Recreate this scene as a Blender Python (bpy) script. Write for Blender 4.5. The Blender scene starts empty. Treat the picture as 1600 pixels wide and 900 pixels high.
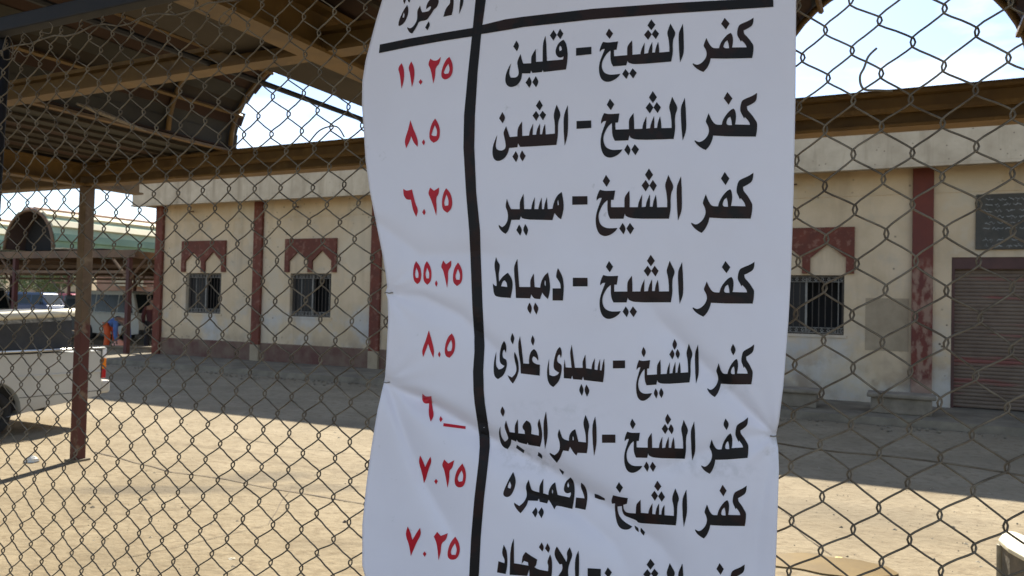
import bpy, bmesh, math, random
from mathutils import Vector, Matrix, noise
from mathutils.geometry import tessellate_polygon
random.seed(7)
S = bpy.context.scene
COL = S.collection
R = math.radians
# ------------------------------------------------------------------ camera
FPX = 1230.0                        # focal length in photo pixels (1600 wide)
EYE = Vector((0, 0, 1.7))
PITCH = 29 / FPX
ROLL = 0.0237
f0 = Vector((0, math.cos(PITCH), math.sin(PITCH)))
u0 = Vector((0, -math.sin(PITCH), math.cos(PITCH)))
x0 = Vector((1, 0, 0))
CR = (x0 * math.cos(ROLL) + u0 * math.sin(ROLL)).normalized()
CU = (u0 * math.cos(ROLL) - x0 * math.sin(ROLL)).normalized()
cam_d = bpy.data.cameras.new('camera'); cam = bpy.data.objects.new('camera', cam_d); COL.objects.link(cam)
m = Matrix.Identity(4)
for i in range(3):
    m[i][0] = CR[i]; m[i][1] = CU[i]; m[i][2] = -f0[i]; m[i][3] = EYE[i]
cam.matrix_world = m
cam_d.sensor_width = 36; cam_d.lens = FPX / 1600 * 36
cam_d.clip_start = 0.05; cam_d.clip_end = 3000
cam_d.dof.use_dof = True; cam_d.dof.focus_distance = 1.36; cam_d.dof.aperture_fstop = 13
S.camera = cam
# ------------------------------------------------------------------ world and sun
SUN_EL = R(39.0); SUN_AZ = math.atan2(0.13, 1.0)
w = bpy.data.worlds.new('World'); S.world = w; w.use_nodes = True
nt = w.node_tree; N = nt.nodes; L = nt.links
bg = N['Background']
sky = N.new('ShaderNodeTexSky'); sky.sky_type = 'NISHITA'; sky.sun_disc = False
sky.sun_elevation = SUN_EL; sky.sun_rotation = SUN_AZ; sky.dust_density = 0.35; sky.ozone_density = 1.1; sky.air_density = 1.0
tc = N.new('ShaderNodeTexCoord')
mp = N.new('ShaderNodeMapping'); mp.inputs['Scale'].default_value = (2.2, 2.2, 6.5); mp.inputs['Location'].default_value = (0.35, 0.1, 0.45)
nz = N.new('ShaderNodeTexNoise'); nz.inputs['Scale'].default_value = 1.6; nz.inputs['Detail'].default_value = 9; nz.inputs['Roughness'].default_value = 0.55
rp = N.new('ShaderNodeValToRGB'); rp.color_ramp.elements[0].position = 0.50; rp.color_ramp.elements[1].position = 0.68
mx = N.new('ShaderNodeMix'); mx.data_type = 'RGBA'
mx.inputs['B'].default_value = (6.2, 6.7, 7.3, 1)
L.new(tc.outputs['Generated'], mp.inputs['Vector']); L.new(mp.outputs[0], nz.inputs['Vector'])
L.new(nz.outputs['Fac'], rp.inputs[0]); L.new(rp.outputs[0], mx.inputs['Factor']); tn = N.new('ShaderNodeMix'); tn.data_type = 'RGBA'; tn.blend_type = 'MULTIPLY'; tn.inputs['Factor'].default_value = 1; tn.inputs['B'].default_value = (.86, .89, .98, 1)
L.new(sky.outputs[0], tn.inputs['A']); L.new(tn.outputs['Result'], mx.inputs['A'])
L.new(mx.outputs['Result'], bg.inputs['Color']); bg.inputs['Strength'].default_value = 0.085
sd = bpy.data.lights.new('sun', 'SUN'); sd.energy = 5.0; sd.angle = R(0.5); sd.color = (1.0, 0.93, 0.79)
sun = bpy.data.objects.new('sun', sd); COL.objects.link(sun)
sdir = Vector((math.sin(SUN_AZ) * math.cos(SUN_EL), math.cos(SUN_AZ) * math.cos(SUN_EL), math.sin(SUN_EL)))
sun.rotation_euler = sdir.to_track_quat('Z', 'Y').to_euler(); sun.location = (2, 4, 12)
S.view_settings.view_transform = 'Standard'; S.view_settings.look = 'None'
S.view_settings.exposure = 1.42; S.view_settings.gamma = 1.0
# ------------------------------------------------------------------ measuring helpers (photo pixel -> place)
def ray(px, py):
    return (f0 + CR * ((px - 800) / FPX) - CU * ((py - 450) / FPX))
def atz(px, py, z=0.0):
    d = ray(px, py); t = (z - EYE.z) / d.z
    return EYE + d * t
def onplane(px, py, p, n):
    d = ray(px, py); t = (p - EYE).dot(n) / d.dot(n)
    return EYE + d * t
EU = Vector((0.8973, -0.4415, 0)); ED = Vector((0.4415, 0.8973, 0)); EZ = Vector((0, 0, 1))
# ------------------------------------------------------------------ mesh helpers
class MB:
    def __init__(s): s.v = []; s.f = []
    def add(s, vs, fs):
        b = len(s.v); s.v += [tuple(v) for v in vs]; s.f += [tuple(b + i for i in f) for f in fs]
        return s
    def box(s, o, a, b, c):
        o = Vector(o); a = Vector(a); b = Vector(b); c = Vector(c)
        vs = [o, o + a, o + a + b, o + b, o + c, o + a + c, o + a + b + c, o + b + c]
        if a.cross(b).dot(c) < 0:
            fs = [(0, 1, 2, 3), (4, 7, 6, 5), (0, 4, 5, 1), (1, 5, 6, 2), (2, 6, 7, 3), (3, 7, 4, 0)]
        else:
            fs = [(3, 2, 1, 0), (5, 6, 7, 4), (1, 5, 4, 0), (2, 6, 5, 1), (3, 7, 6, 2), (0, 4, 7, 3)]
        return s.add(vs, fs)
    def bx(s, x1, x2, y1, y2, z1, z2):
        return s.box((x1, y1, z1), (x2 - x1, 0, 0), (0, y2 - y1, 0), (0, 0, z2 - z1))
    def tube(s, pts, r, n=6, cap=True):
        pts = [Vector(p) for p in pts]; rs = r if isinstance(r, (list, tuple)) else [r] * len(pts)
        b = len(s.v); up = None
        for i, p in enumerate(pts):
            t = (pts[min(i + 1, len(pts) - 1)] - pts[max(i - 1, 0)])
            t = t.normalized() if t.length > 1e-9 else Vector((0, 0, 1))
            if up is None:
                up = Vector((0, 0, 1)) if abs(t.z) < .9 else Vector((1, 0, 0))
            a = t.cross(up); a = a.normalized() if a.length > 1e-6 else Vector((1, 0, 0))
            c = a.cross(t).normalized(); up = c
            for k in range(n):
                q = 2 * math.pi * k / n
                s.v.append(tuple(p + a * (math.cos(q) * rs[i]) + c * (math.sin(q) * rs[i])))
        for i in range(len(pts) - 1):
            for k in range(n):
                k2 = (k + 1) % n
                s.f.append((b + i * n + k, b + i * n + k2, b + (i + 1) * n + k2, b + (i + 1) * n + k))
        if cap:
            s.f.append(tuple(b + k for k in reversed(range(n)))); s.f.append(tuple(b + (len(pts) - 1) * n + k for k in range(n)))
        return s
    def prism(s, poly, o, a, b, c, holes=()):
        """2D polygon (with holes) in axes a,b from o, thickness vector c"""
        o = Vector(o); a = Vector(a); b = Vector(b); c = Vector(c)
        loops = [list(poly)] + [list(h) for h in holes]
        flat = [p for l in loops for p in l]
        tris = tessellate_polygon([[Vector((p[0], p[1], 0)) for p in l] for l in loops])
        base = len(s.v)
        for p in flat: s.v.append(tuple(o + a * p[0] + b * p[1]))
        for p in flat: s.v.append(tuple(o + a * p[0] + b * p[1] + c))
        n = len(flat)
        for t in tris:
            s.f.append((base + t[0], base + t[1], base + t[2])); s.f.append((base + n + t[2], base + n + t[1], base + n + t[0]))
        k = base
        for l in loops:
            m_ = len(l)
            for i in range(m_):
                j = (i + 1) % m_
                s.f.append((k + i, k + j, k + n + j, k + n + i))
            k += m_
        return s
    def lathe(s, prof, o, ax, n=20):
        """profile (r, h) turned about axis ax from o"""
        o = Vector(o); ax = Vector(ax).normalized()
        a = ax.cross(Vector((0, 0, 1)) if abs(ax.z) < .9 else Vector((1, 0, 0))).normalized(); c = ax.cross(a)
        b = len(s.v)
        for (r, h) in prof:
            for k in range(n):
                q = 2 * math.pi * k / n
                s.v.append(tuple(o + ax * h + a * (r * math.cos(q)) + c * (r * math.sin(q))))
        for i in range(len(prof) - 1):
            for k in range(n):
                k2 = (k + 1) % n
                s.f.append((b + i * n + k, b + i * n + k2, b + (i + 1) * n + k2, b + (i + 1) * n + k))
        s.f.append(tuple(b + k for k in reversed(range(n)))); s.f.append(tuple(b + (len(prof) - 1) * n + k for k in range(n)))
        return s
    def mesh(s, name, mat):
        me = bpy.data.meshes.new(name); me.from_pydata(s.v, [], s.f); me.validate()
        bm = bmesh.new(); bm.from_mesh(me); bmesh.ops.recalc_face_normals(bm, faces=bm.faces); bm.to_mesh(me); bm.free()
        if mat: me.materials.append(mat)
        return me
def fix_parent(o, parent):
    o.parent = parent
    if parent is not None and not parent.get('_local') and parent.data is None:
        o.matrix_parent_inverse = Matrix.Translation(-parent.location)
def link(name, me, parent=None, smooth=False, label=None, cat=None, group=None, kind=None, bevel=0):
    o = bpy.data.objects.new(name, me); COL.objects.link(o)
    fix_parent(o, parent)
    if smooth:
        for p in me.polygons: p.use_smooth = True
    if label: o['label'] = label
    if cat: o['category'] = cat
    if group: o['group'] = group
    if kind: o['kind'] = kind
    if bevel:
        b = o.modifiers.new('bevel', 'BEVEL'); b.width = bevel; b.segments = 2; b.limit_method = 'ANGLE'
    return o
def part(name, mb, mat, parent, **k):
    return link(name, mb.mesh(name, mat), parent, **k)
def thing(name, label, cat, loc=(0, 0, 0), group=None, local=False):
    o = bpy.data.objects.new(name, None); COL.objects.link(o); o.location = loc; o.empty_display_size = .2
    o['label'] = label; o['category'] = cat
    if group: o['group'] = group
    if local: o['_local'] = 1
    return o
def copy_tree(o, parent=None):
    c = o.copy(); COL.objects.link(c)
    if parent is not None: c.parent = parent; c.matrix_parent_inverse = o.matrix_parent_inverse.copy()
    for ch in list(o.children): copy_tree(ch, c)
    return c
# ------------------------------------------------------------------ materials
def mat(name, col, rough=0.8, metal=0.0, var=0.0, scale=3.0, col2=None, bump=0.0, bscale=30.0, spec=0.5, dist=0.02):
    """principled surface; col varied to col2 by noise, fine relief by a second noise"""
    M = bpy.data.materials.new(name); M.use_nodes = True
    t = M.node_tree; n = t.nodes; l = t.links; P = n['Principled BSDF']
    P.inputs['Base Color'].default_value = (*col, 1); P.inputs['Roughness'].default_value = rough
    P.inputs['Metallic'].default_value = metal; P.inputs['Specular IOR Level'].default_value = spec
    co = n.new('ShaderNodeTexCoord')
    M['co'] = 1
    if col2 is None and var > 0: col2 = tuple(max(0, c * (1 - var)) for c in col)
    if col2 is not None:
        z = n.new('ShaderNodeTexNoise'); z.inputs['Scale'].default_value = scale; z.inputs['Detail'].default_value = 8; z.inputs['Roughness'].default_value = .62
        rr = n.new('ShaderNodeValToRGB'); rr.color_ramp.elements[0].position = .36; rr.color_ramp.elements[1].position = .66
        rr.color_ramp.elements[0].color = (*col, 1); rr.color_ramp.elements[1].color = (*col2, 1)
        l.new(co.outputs['Object'], z.inputs['Vector']); l.new(z.outputs['Fac'], rr.inputs[0]); l.new(rr.outputs[0], P.inputs['Base Color'])
        M['last'] = rr.name
    if bump:
        z2 = n.new('ShaderNodeTexNoise'); z2.inputs['Scale'].default_value = bscale; z2.inputs['Detail'].default_value = 6
        bp = n.new('ShaderNodeBump'); bp.inputs['Strength'].default_value = bump; bp.inputs['Distance'].default_value = dist
        l.new(co.outputs['Object'], z2.inputs['Vector']); l.new(z2.outputs['Fac'], bp.inputs['Height']); l.new(bp.outputs[0], P.inputs['Normal'])
    return M
def nodes_of(M):
    t = M.node_tree; return t, t.nodes, t.links, t.nodes['Principled BSDF']
def colour_source(M):
    t, n, l, P = nodes_of(M)
    if P.inputs['Base Color'].is_linked: return P.inputs['Base Color'].links[0].from_socket
    c = n.new('ShaderNodeRGB'); c.outputs[0].default_value = P.inputs['Base Color'].default_value
    return c.outputs[0]
def layer(M, fac_socket, col):
    """lay a second colour over the base where fac is 1"""
    t, n, l, P = nodes_of(M); src = colour_source(M)
    x = n.new('ShaderNodeMix'); x.data_type = 'RGBA'; x.inputs['B'].default_value = (*col, 1)
    l.new(src, x.inputs['A']); l.new(fac_socket, x.inputs['Factor']); l.new(x.outputs['Result'], P.inputs['Base Color'])
def ramp_noise(M, scale, lo, hi, detail=6, rough=.6, stretch=None, vor=False):
    t, n, l, P = nodes_of(M); co = n.new('ShaderNodeTexCoord'); v = co.outputs['Object']
    if stretch:
        mp_ = n.new('ShaderNodeMapping'); mp_.inputs['Scale'].default_value = stretch; l.new(v, mp_.inputs[0]); v = mp_.outputs[0]
    if vor:
        z = n.new('ShaderNodeTexVoronoi'); z.inputs['Scale'].default_value = scale; out = z.outputs['Distance']
    else:
        z = n.new('ShaderNodeTexNoise'); z.inputs['Scale'].default_value = scale; z.inputs['Detail'].default_value = detail; z.inputs['Roughness'].default_value = rough; out = z.outputs['Fac']
    l.new(v, z.inputs['Vector'])
    mr = n.new('ShaderNodeMapRange'); mr.inputs['From Min'].default_value = lo; mr.inputs['From Max'].default_value = hi
    l.new(out, mr.inputs['Value']); return mr.outputs[0]
def z_band(M, z_lo, z_hi, amp=0.0, nscale=3.0):
    """1 below z_lo fading to 0 at z_hi, edge broken by noise"""
    t, n, l, P = nodes_of(M); co = n.new('ShaderNodeTexCoord'); sp = n.new('ShaderNodeSeparateXYZ'); l.new(co.outputs['Object'], sp.inputs[0])
    v = sp.outputs['Z']
    if amp:
        z = n.new('ShaderNodeTexNoise'); z.inputs['Scale'].default_value = nscale; z.inputs['Detail'].default_value = 7; l.new(co.outputs['Object'], z.inputs['Vector'])
        ma = n.new('ShaderNodeMath'); ma.operation = 'MULTIPLY_ADD'; ma.inputs[1].default_value = amp; l.new(z.outputs['Fac'], ma.inputs[0]); l.new(v, ma.inputs[2]); v = ma.outputs[0]
    mr = n.new('ShaderNodeMapRange'); mr.inputs['From Min'].default_value = z_lo; mr.inputs['From Max'].default_value = z_hi
    mr.inputs['To Min'].default_value = 1; mr.inputs['To Max'].default_value = 0
    l.new(v, mr.inputs['Value']); return mr.outputs[0]
def times(M, a, b):
    t, n, l, P = nodes_of(M); x = n.new('ShaderNodeMath'); x.operation = 'MULTIPLY'; x.use_clamp = True
    l.new(a, x.inputs[0])
    if isinstance(b, (int, float)): x.inputs[1].default_value = b
    else: l.new(b, x.inputs[1])
    return x.outputs[0]
def blob(M, c, rx, ry, ang=0.0, soft=.5, amp=.35, nscale=2.0):
    """soft stain of given centre and radii on the ground"""
    t, n, l, P = nodes_of(M); co = n.new('ShaderNodeTexCoord'); mp_ = n.new('ShaderNodeMapping'); mp_.vector_type = 'TEXTURE'
    mp_.inputs['Location'].default_value = (c[0], c[1], 0); mp_.inputs['Rotation'].default_value = (0, 0, ang); mp_.inputs['Scale'].default_value = (rx, ry, 1000)
    l.new(co.outputs['Object'], mp_.inputs[0])
    le = n.new('ShaderNodeVectorMath'); le.operation = 'LENGTH'; l.new(mp_.outputs[0], le.inputs[0])
    z = n.new('ShaderNodeTexNoise'); z.inputs['Scale'].default_value = nscale; z.inputs['Detail'].default_value = 6; l.new(co.outputs['Object'], z.inputs['Vector'])
    ma = n.new('ShaderNodeMath'); ma.operation = 'MULTIPLY_ADD'; ma.inputs[1].default_value = amp * 2; l.new(z.outputs['Fac'], ma.inputs[0]); l.new(le.outputs['Value'], ma.inputs[2])
    mr = n.new('ShaderNodeMapRange'); mr.inputs['From Min'].default_value = 1 + amp; mr.inputs['From Max'].default_value = 1 + amp - soft
    l.new(ma.outputs[0], mr.inputs['Value']); return mr.outputs[0]

M_ground = mat('dusty_concrete', (.268, .220, .148), .95, col2=(.208, .167, .108), scale=1.6, spec=.15, bump=.5, bscale=14, dist=.03)
layer(M_ground, times(M_ground, ramp_noise(M_ground, 9, .50, .68), .7), (.14, .104, .063))
layer(M_ground, times(M_ground, ramp_noise(M_ground, 3.2, .54, .64), .45), (.27, .225, .155))
layer(M_ground, times(M_ground, ramp_noise(M_ground, 28, .56, .70), .5), (.15, .11, .07))
layer(M_ground, times(M_ground, ramp_noise(M_ground, 60, .62, .72), .6), (.42, .37, .29))
layer(M_ground, times(M_ground, ramp_noise(M_ground, .5, .48, .62), .55), (.165, .132, .086))
M_pave = mat('pavement_concrete', (.20, .165, .11), .9, col2=(.11, .088, .058), scale=2.5, bump=.5, bscale=12)
M_wall = mat('cream_plaster', (.59, .455, .29), .9, col2=(.47, .355, .215), scale=1.1, bump=.35, bscale=25, dist=.012)
layer(M_wall, times(M_wall, ramp_noise(M_wall, 1.7, .52, .70), .55), (.40, .35, .27))
layer(M_wall, times(M_wall, times(M_wall, z_band(M_wall, 1.6, 2.2, .9, 1.3), ramp_noise(M_wall, .9, .46, .6)), .8), (.42, .42, .40))
layer(M_wall, times(M_wall, times(M_wall, z_band(M_wall, 1.0, 1.7, 1.2, 2.2), ramp_noise(M_wall, 1.6, .42, .6)), .85), (.27, .20, .13))
layer(M_wall, times(M_wall, ramp_noise(M_wall, 5.5, .13, .085, vor=True), ramp_noise(M_wall, .6, .46, .56)), (.10, .075, .05))
layer(M_wall, times(M_wall, ramp_noise(M_wall, 2.6, .52, .74, stretch=(1, 1, .10)), .55), (.33, .25, .16))
layer(M_wall, times(M_wall, ramp_noise(M_wall, .55, .54, .58), .28), (.62, .55, .42))
M_fascia = mat('weathered_fascia', (.54, .45, .32), .9, col2=(.42, .34, .235), scale=2.2, bump=.3, bscale=20, dist=.01)
layer(M_fascia, times(M_fascia, ramp_noise(M_fascia, 4.0, .5, .75, stretch=(1, 1, .1)), .75), (.25, .19, .12))
layer(M_fascia, times(M_fascia, ramp_noise(M_fascia, 7, .10, .07, vor=True), .8), (.14, .1, .07))
M_red = mat('oxide_red_paint', (.145, .036, .018), .85, col2=(.10, .030, .017), scale=3, bump=.2, bscale=30, dist=.008)
layer(M_red, times(M_red, ramp_noise(M_red, 8, .55, .63), .6), (.24, .12, .08))
M_redworn = mat('worn_red_paint', (.145, .032, .017), .8, col2=(.11, .028, .018), scale=3, bump=.3, bscale=24, dist=.01)
layer(M_redworn, times(M_redworn, times(M_redworn, ramp_noise(M_redworn, 9, .46, .56, stretch=(1, 1, .45)), z_band(M_redworn, 2.6, 2.9, .3)), .75), (.28, .18, .12))
layer(M_redworn, times(M_redworn, z_band(M_redworn, .75, .95, .5, 5), .7), (.34, .24, .17))
M_skirt = mat('faded_red_skirting', (.11, .045, .032), .85, col2=(.17, .115, .075), scale=2.5, bump=.3, bscale=20, dist=.01)
M_steel = mat('brown_painted_steel', (.175, .105, .032), .55, col2=(.11, .065, .022), scale=4, bump=.15, bscale=40, dist=.004)
layer(M_steel, times(M_steel, ramp_noise(M_steel, 6, .60, .70), .6), (.25, .16, .06))
M_steel_far = mat('far_brown_steel', (.15, .085, .04), .7, col2=(.09, .05, .028), scale=1.5)
M_post = mat('post_paint', (.14, .092, .05), .7, col2=(.09, .058, .033), scale=4, bump=.3, bscale=18, dist=.006)
layer(M_post, z_band(M_post, 1.55, 1.6, .25, 6), (.08, .02, .013))
layer(M_post, times(M_post, blob(M_post, (0, 0), 999, 999), 0.0), (.3, .3, .3))
layer(M_post, times(M_post, ramp_noise(M_post, 5, .58, .66), .6), (.22, .17, .11))
M_postfar = mat('far_post_paint', (.09, .02, .016), .75, col2=(.06, .024, .018), scale=2)
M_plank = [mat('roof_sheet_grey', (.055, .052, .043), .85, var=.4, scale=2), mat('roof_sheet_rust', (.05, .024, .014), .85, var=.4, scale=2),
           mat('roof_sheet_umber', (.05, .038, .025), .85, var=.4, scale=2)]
M_blue = mat('dark_blue_paint', (.010, .013, .022), .7, col2=(.018, .018, .022), scale=8)
M_wire = mat('coated_fence_wire', (.22, .18, .125), .5, metal=.25, col2=(.085, .062, .04), scale=22, bump=.3, bscale=220, dist=.0005)
M_dark = mat('dark_interior', (.012, .011, .010), .9)
M_glass = mat('dusty_window_glass', (.018, .017, .016), .45, spec=.25)
M_bars = mat('pale_window_bars', (.26, .24, .2), .6, var=.3, scale=12)
M_frame = mat('window_frame_paint', (.07, .055, .04), .7, var=.3, scale=6)
M_shutter = mat('roller_shutter', (.165, .12, .082), .8, col2=(.12, .082, .055), scale=2.2, bump=.2, bscale=12, dist=.006)
layer(M_shutter, times(M_shutter, ramp_noise(M_shutter, 1.0, .55, .62, stretch=(.5, .5, 6)), .7), (.20, .05, .04))
M_shutbox = mat('shutter_lintel', (.085, .035, .025), .7, var=.3)
M_stone = mat('dark_plaque_stone', (.05, .046, .036), .85, col2=(.075, .066, .05), scale=5)
M_chalk = mat('engraved_lettering', (.30, .30, .27), .8, var=.6, scale=30)
M_conc = mat('bench_concrete', (.24, .20, .145), .9, col2=(.15, .122, .085), scale=4, bump=.5, bscale=18, dist=.01)
M_patch = mat('brown_render_patch', (.34, .265, .17), .9, col2=(.26, .20, .125), scale=3, bump=.3, bscale=30, dist=.006)
# ------------------------------------------------------------------ ground, pavement
def setting(name, mb, m_, **k): return link(name, mb.mesh(name, m_), None, kind='structure', **k)
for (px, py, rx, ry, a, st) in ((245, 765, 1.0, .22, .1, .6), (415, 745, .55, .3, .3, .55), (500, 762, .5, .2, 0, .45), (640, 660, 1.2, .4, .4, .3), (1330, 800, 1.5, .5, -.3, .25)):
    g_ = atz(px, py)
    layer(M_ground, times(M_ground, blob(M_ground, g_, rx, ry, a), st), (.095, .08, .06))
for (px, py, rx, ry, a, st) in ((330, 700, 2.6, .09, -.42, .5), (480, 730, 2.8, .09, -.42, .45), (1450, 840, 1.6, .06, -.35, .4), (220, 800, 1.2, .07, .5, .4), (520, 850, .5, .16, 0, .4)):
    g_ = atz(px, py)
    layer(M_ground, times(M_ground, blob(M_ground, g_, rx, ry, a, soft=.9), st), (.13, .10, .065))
gm = MB()
def gz(x, y): return 0.012 * noise.noise(Vector((x * .25, y * .25, 0)))
xs = [-900, -200, -60, -30] + [-20 + i * .8 for i in range(0, 56)] + [40, 90, 250, 900]
ys = [-60, -10] + [i * .8 for i in range(0, 40)] + [40, 60, 120, 300, 1200]
for y in ys:
    for x in xs:
        z = 0.012 * noise.noise(Vector((x * .25, y * .25, 0))) if abs(x) < 30 and -5 < y < 35 else 0
        gm.v.append((x, y, z))
nx = len(xs)
for j in range(len(ys) - 1):
    for i in range(nx - 1):
        gm.f.append((j * nx + i, j * nx + i + 1, (j + 1) * nx + i + 1, (j + 1) * nx + i))
setting('ground', gm, M_ground, smooth=True)
# station frontage frame: FO on the wall foot, EU along the front, ED into the building
FO = atz(398, 571)
def fpos(u, d, z): return FO + EU * u + ED * d + EZ * z
def fuv(px, py, d=0.0):
    p = onplane(px, py, FO + ED * d, ED); q = p - FO
    return q.dot(EU), p.z
def crack(pts, wdt):
    mbk = MB(); P = [atz(*p, z=.004) for p in pts]; out = []
    for a, b in zip(P[:-1], P[1:]):
        for k in range(12): out.append(a.lerp(b, k / 12))
    out.append(P[-1])
    n_ = len(out)
    for i, p in enumerate(out):
        t = (out[min(i + 1, n_ - 1)] - out[max(i - 1, 0)]).normalized(); s_ = Vector((-t.y, t.x, 0))
        j = s_ * (.03 * noise.noise(p * 2.2)); wv = wdt * (.6 + .9 * abs(noise.noise(p * 5)))
        for q_ in (p + j - s_ * wv, p + j + s_ * wv): mbk.v.append((q_.x, q_.y, gz(q_.x, q_.y) + .005))
    for i in range(n_ - 1): mbk.f.append((2 * i, 2 * i + 1, 2 * i + 3, 2 * i + 2))
    return mbk
M_crack = mat('crack_dirt', (.12, .09, .06), .95, var=.3, scale=20)
for pts, wv in (([(148, 706), (210, 722), (270, 738), (350, 748), (430, 765), (520, 780), (640, 800), (800, 830), (1000, 870)], .012),
                ([(370, 683), (440, 697), (520, 706), (600, 715), (760, 733)], .007),
                ([(455, 760), (420, 820), (300, 850), (200, 870)], .004), ([(1225, 800), (1262, 842), (1300, 868)], .004)):
    setting('crack', crack(pts, wv), M_crack)
# low pavement along the front
pv = MB()
U0 = fuv(238, 560)[0] - .3; U1 = fuv(1640, 660)[0] + 8
pw = 2.0
npv = 40
for i in range(npv + 1):
    u = U0 + (U1 - U0) * i / npv; e = .06 * noise.noise(Vector((u * .9, 3, 0)))
    for (d, z) in ((-pw + e - .06, 0.0), (-pw + e, .11 + .02 * noise.noise(Vector((u * 2, 0, 0)))), (-pw * .5, .13), (.3, .135)):
        pv.v.append(tuple(fpos(u, d, z)))
for i in range(npv):
    for j in range(3): pv.f.append((i * 4 + j, i * 4 + j + 1, (i + 1) * 4 + j + 1, (i + 1) * 4 + j))
setting('pavement', pv, M_pave)
# rubble and dust along the kerb
rb = MB(); rnd = random.Random(3)
for i in range(520):
    u = rnd.uniform(U0, U1); d = -pw - .1 - abs(rnd.gauss(0, .35)); r_ = rnd.uniform(.008, .04)
    c = fpos(u, d, r_ * .3); vs = []
    for (a, b, h) in ((1, 0, 0), (0, 1, 0), (-1, 0, 0), (0, -1, 0), (0, 0, 1), (0, 0, -.6)):
        vs.append(c + Vector((a, b, h * .7)) * r_ * rnd.uniform(.6, 1.3))
    rb.add(vs, [(0, 1, 4), (1, 2, 4), (2, 3, 4), (3, 0, 4), (1, 0, 5), (2, 1, 5), (3, 2, 5), (0, 3, 5)])
link('rubble', rb.mesh('rubble', M_pave), None, kind='stuff', label='loose stones and crumbled mortar along the kerb of the station front')
# pebbles on the open yard
rb = MB()
for i in range(2600):
    px = rnd.uniform(130, 1620); py = rnd.uniform(640, 930); c = atz(px, py)
    r_ = rnd.uniform(.003, .009) if rnd.random() < .93 else rnd.uniform(.01, .022); vs = []
    for (a, b, h) in ((1, 0, 0), (0, 1, 0), (-1, 0, 0), (0, -1, 0), (0, 0, 1)):
        vs.append(c + Vector((a, b, h * .6)) * r_ * rnd.uniform(.6, 1.3))
    rb.add(vs, [(0, 1, 4), (1, 2, 4), (2, 3, 4), (3, 0, 4)])
link('gravel', rb.mesh('gravel', mat('pebbles', (.34, .29, .21), .9, var=.5, scale=3)), None, kind='stuff', label='small pebbles scattered over the dusty sunlit yard')
# muddy puddle
M_puddle = mat('muddy_water', (.20, .135, .05), .25, col2=(.15, .10, .04), scale=3, spec=.6)
pd = MB(); ctr = [(1214, 866), (1250, 862), (1300, 869), (1345, 874), (1385, 884), (1402, 895), (1370, 902), (1320, 900), (1262, 890), (1214, 884), (1120, 872), (1130, 860)]
P_ = []
for i in range(len(ctr)):
    a = atz(*ctr[i], z=.018); b = atz(*ctr[(i + 1) % len(ctr)], z=.018)
    for k in range(5):
        p = a.lerp(b, k / 5); P_.append((p.x + .02 * noise.noise(p * 7), p.y + .03 * noise.noise(p * 7 + Vector((9, 0, 0)))))
pd.prism(P_, (0, 0, .016), (1, 0, 0), (0, 1, 0), (0, 0, -.01))
setting('puddle', pd, M_puddle)
# ------------------------------------------------------------------ station building
B = thing('station_building', 'long cream station building with red pilasters, arched window hoods and a roller shutter', 'building', tuple(fpos(0, 0, 0)))
uc = fuv(243, 500)[0]                  # left corner
uend = U1 - .5
ztop = 5.22
pil = []
for x, y in ((400, 450), (586, 430), (1441, 450)): pil.append(fuv(x, y, -.08)[0])
sp_ = (pil[2] - pil[1]) / 3            # hidden pilasters behind the banner
hood = []
for (xa, xb, ya, yb) in ((285, 350, 378, 427), (444, 526, 372, 427), (1190, 1333, 354, 422)):
    a = fuv(xa, ya, -.05); b = fuv(xb, yb, -.05); a2 = fuv(xb, ya, -.05)
    hood.append(((a[0] + b[0]) / 2, b[0] - a[0], (a[1] + a2[1]) / 2, b[1]))
HW = sum(h[1] for h in hood) / 3; HT = sum(h[2] for h in hood) / 3; HB = sum(h[3] for h in hood) / 3
hu = [h[0] for h in hood]
span = pil[1] - pil[0]; nb_ = max(1, round((pil[2] - pil[1]) / span)); sp_ = (pil[2] - pil[1]) / nb_
extra = [pil[1] + sp_ * (k + .5) for k in range(nb_ - 1)]; extra = [e for e in extra if abs(e - hu[2]) > 1.9]
WW = HW * .80; WT = HB - .03
WB = sum(fuv(x, y)[1] for x, y in ((322, 489), (492, 497), (1275, 521))) / 3
wu = [c + .0 for c in hu] + extra
du0 = fuv(1486, 500)[0]; dz1 = fuv(1500, 402)[1]; du1 = du0 + 3.3
ops = [(c - WW / 2, c + WW / 2, WB, WT) for c in wu] + [(du0, du1, .13, dz1)]
def wall_grid(mbk, u0, u1, z0, z1, ops, d=0.0, dep=.22):
    us = sorted({u0, u1, *[o[0] for o in ops], *[o[1] for o in ops]}); zs = sorted({z0, z1, *[o[2] for o in ops], *[o[3] for o in ops]})
    for a, b in zip(us[:-1], us[1:]):
        for c, e in zip(zs[:-1], zs[1:]):
            mu, mz = (a + b) / 2, (c + e) / 2
            if any(o[0] < mu < o[1] and o[2] < mz < o[3] for o in ops): continue
            mbk.add([fpos(a, d, c), fpos(b, d, c), fpos(b, d, e), fpos(a, d, e)], [(0, 1, 2, 3)])
    for o in ops:
        q = [(o[0], o[2]), (o[1], o[2]), (o[1], o[3]), (o[0], o[3])]
        for i in range(4):
            a, b = q[i], q[(i + 1) % 4]
            mbk.add([fpos(a[0], d, a[1]), fpos(b[0], d, b[1]), fpos(b[0], d + dep, b[1]), fpos(a[0], d + dep, a[1])], [(0, 1, 2, 3)])
wm = MB(); wall_grid(wm, uc, uend, 0.0, ztop, ops)
wm.add([fpos(uc, 0, 0), fpos(uc, 9, 0), fpos(uc, 9, ztop), fpos(uc, 0, ztop)], [(0, 1, 2, 3)])
wm.add([fpos(uend, 0, 0), fpos(uend, 9, 0), fpos(uend, 9, ztop), fpos(uend, 0, ztop)], [(0, 1, 2, 3)])
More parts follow.
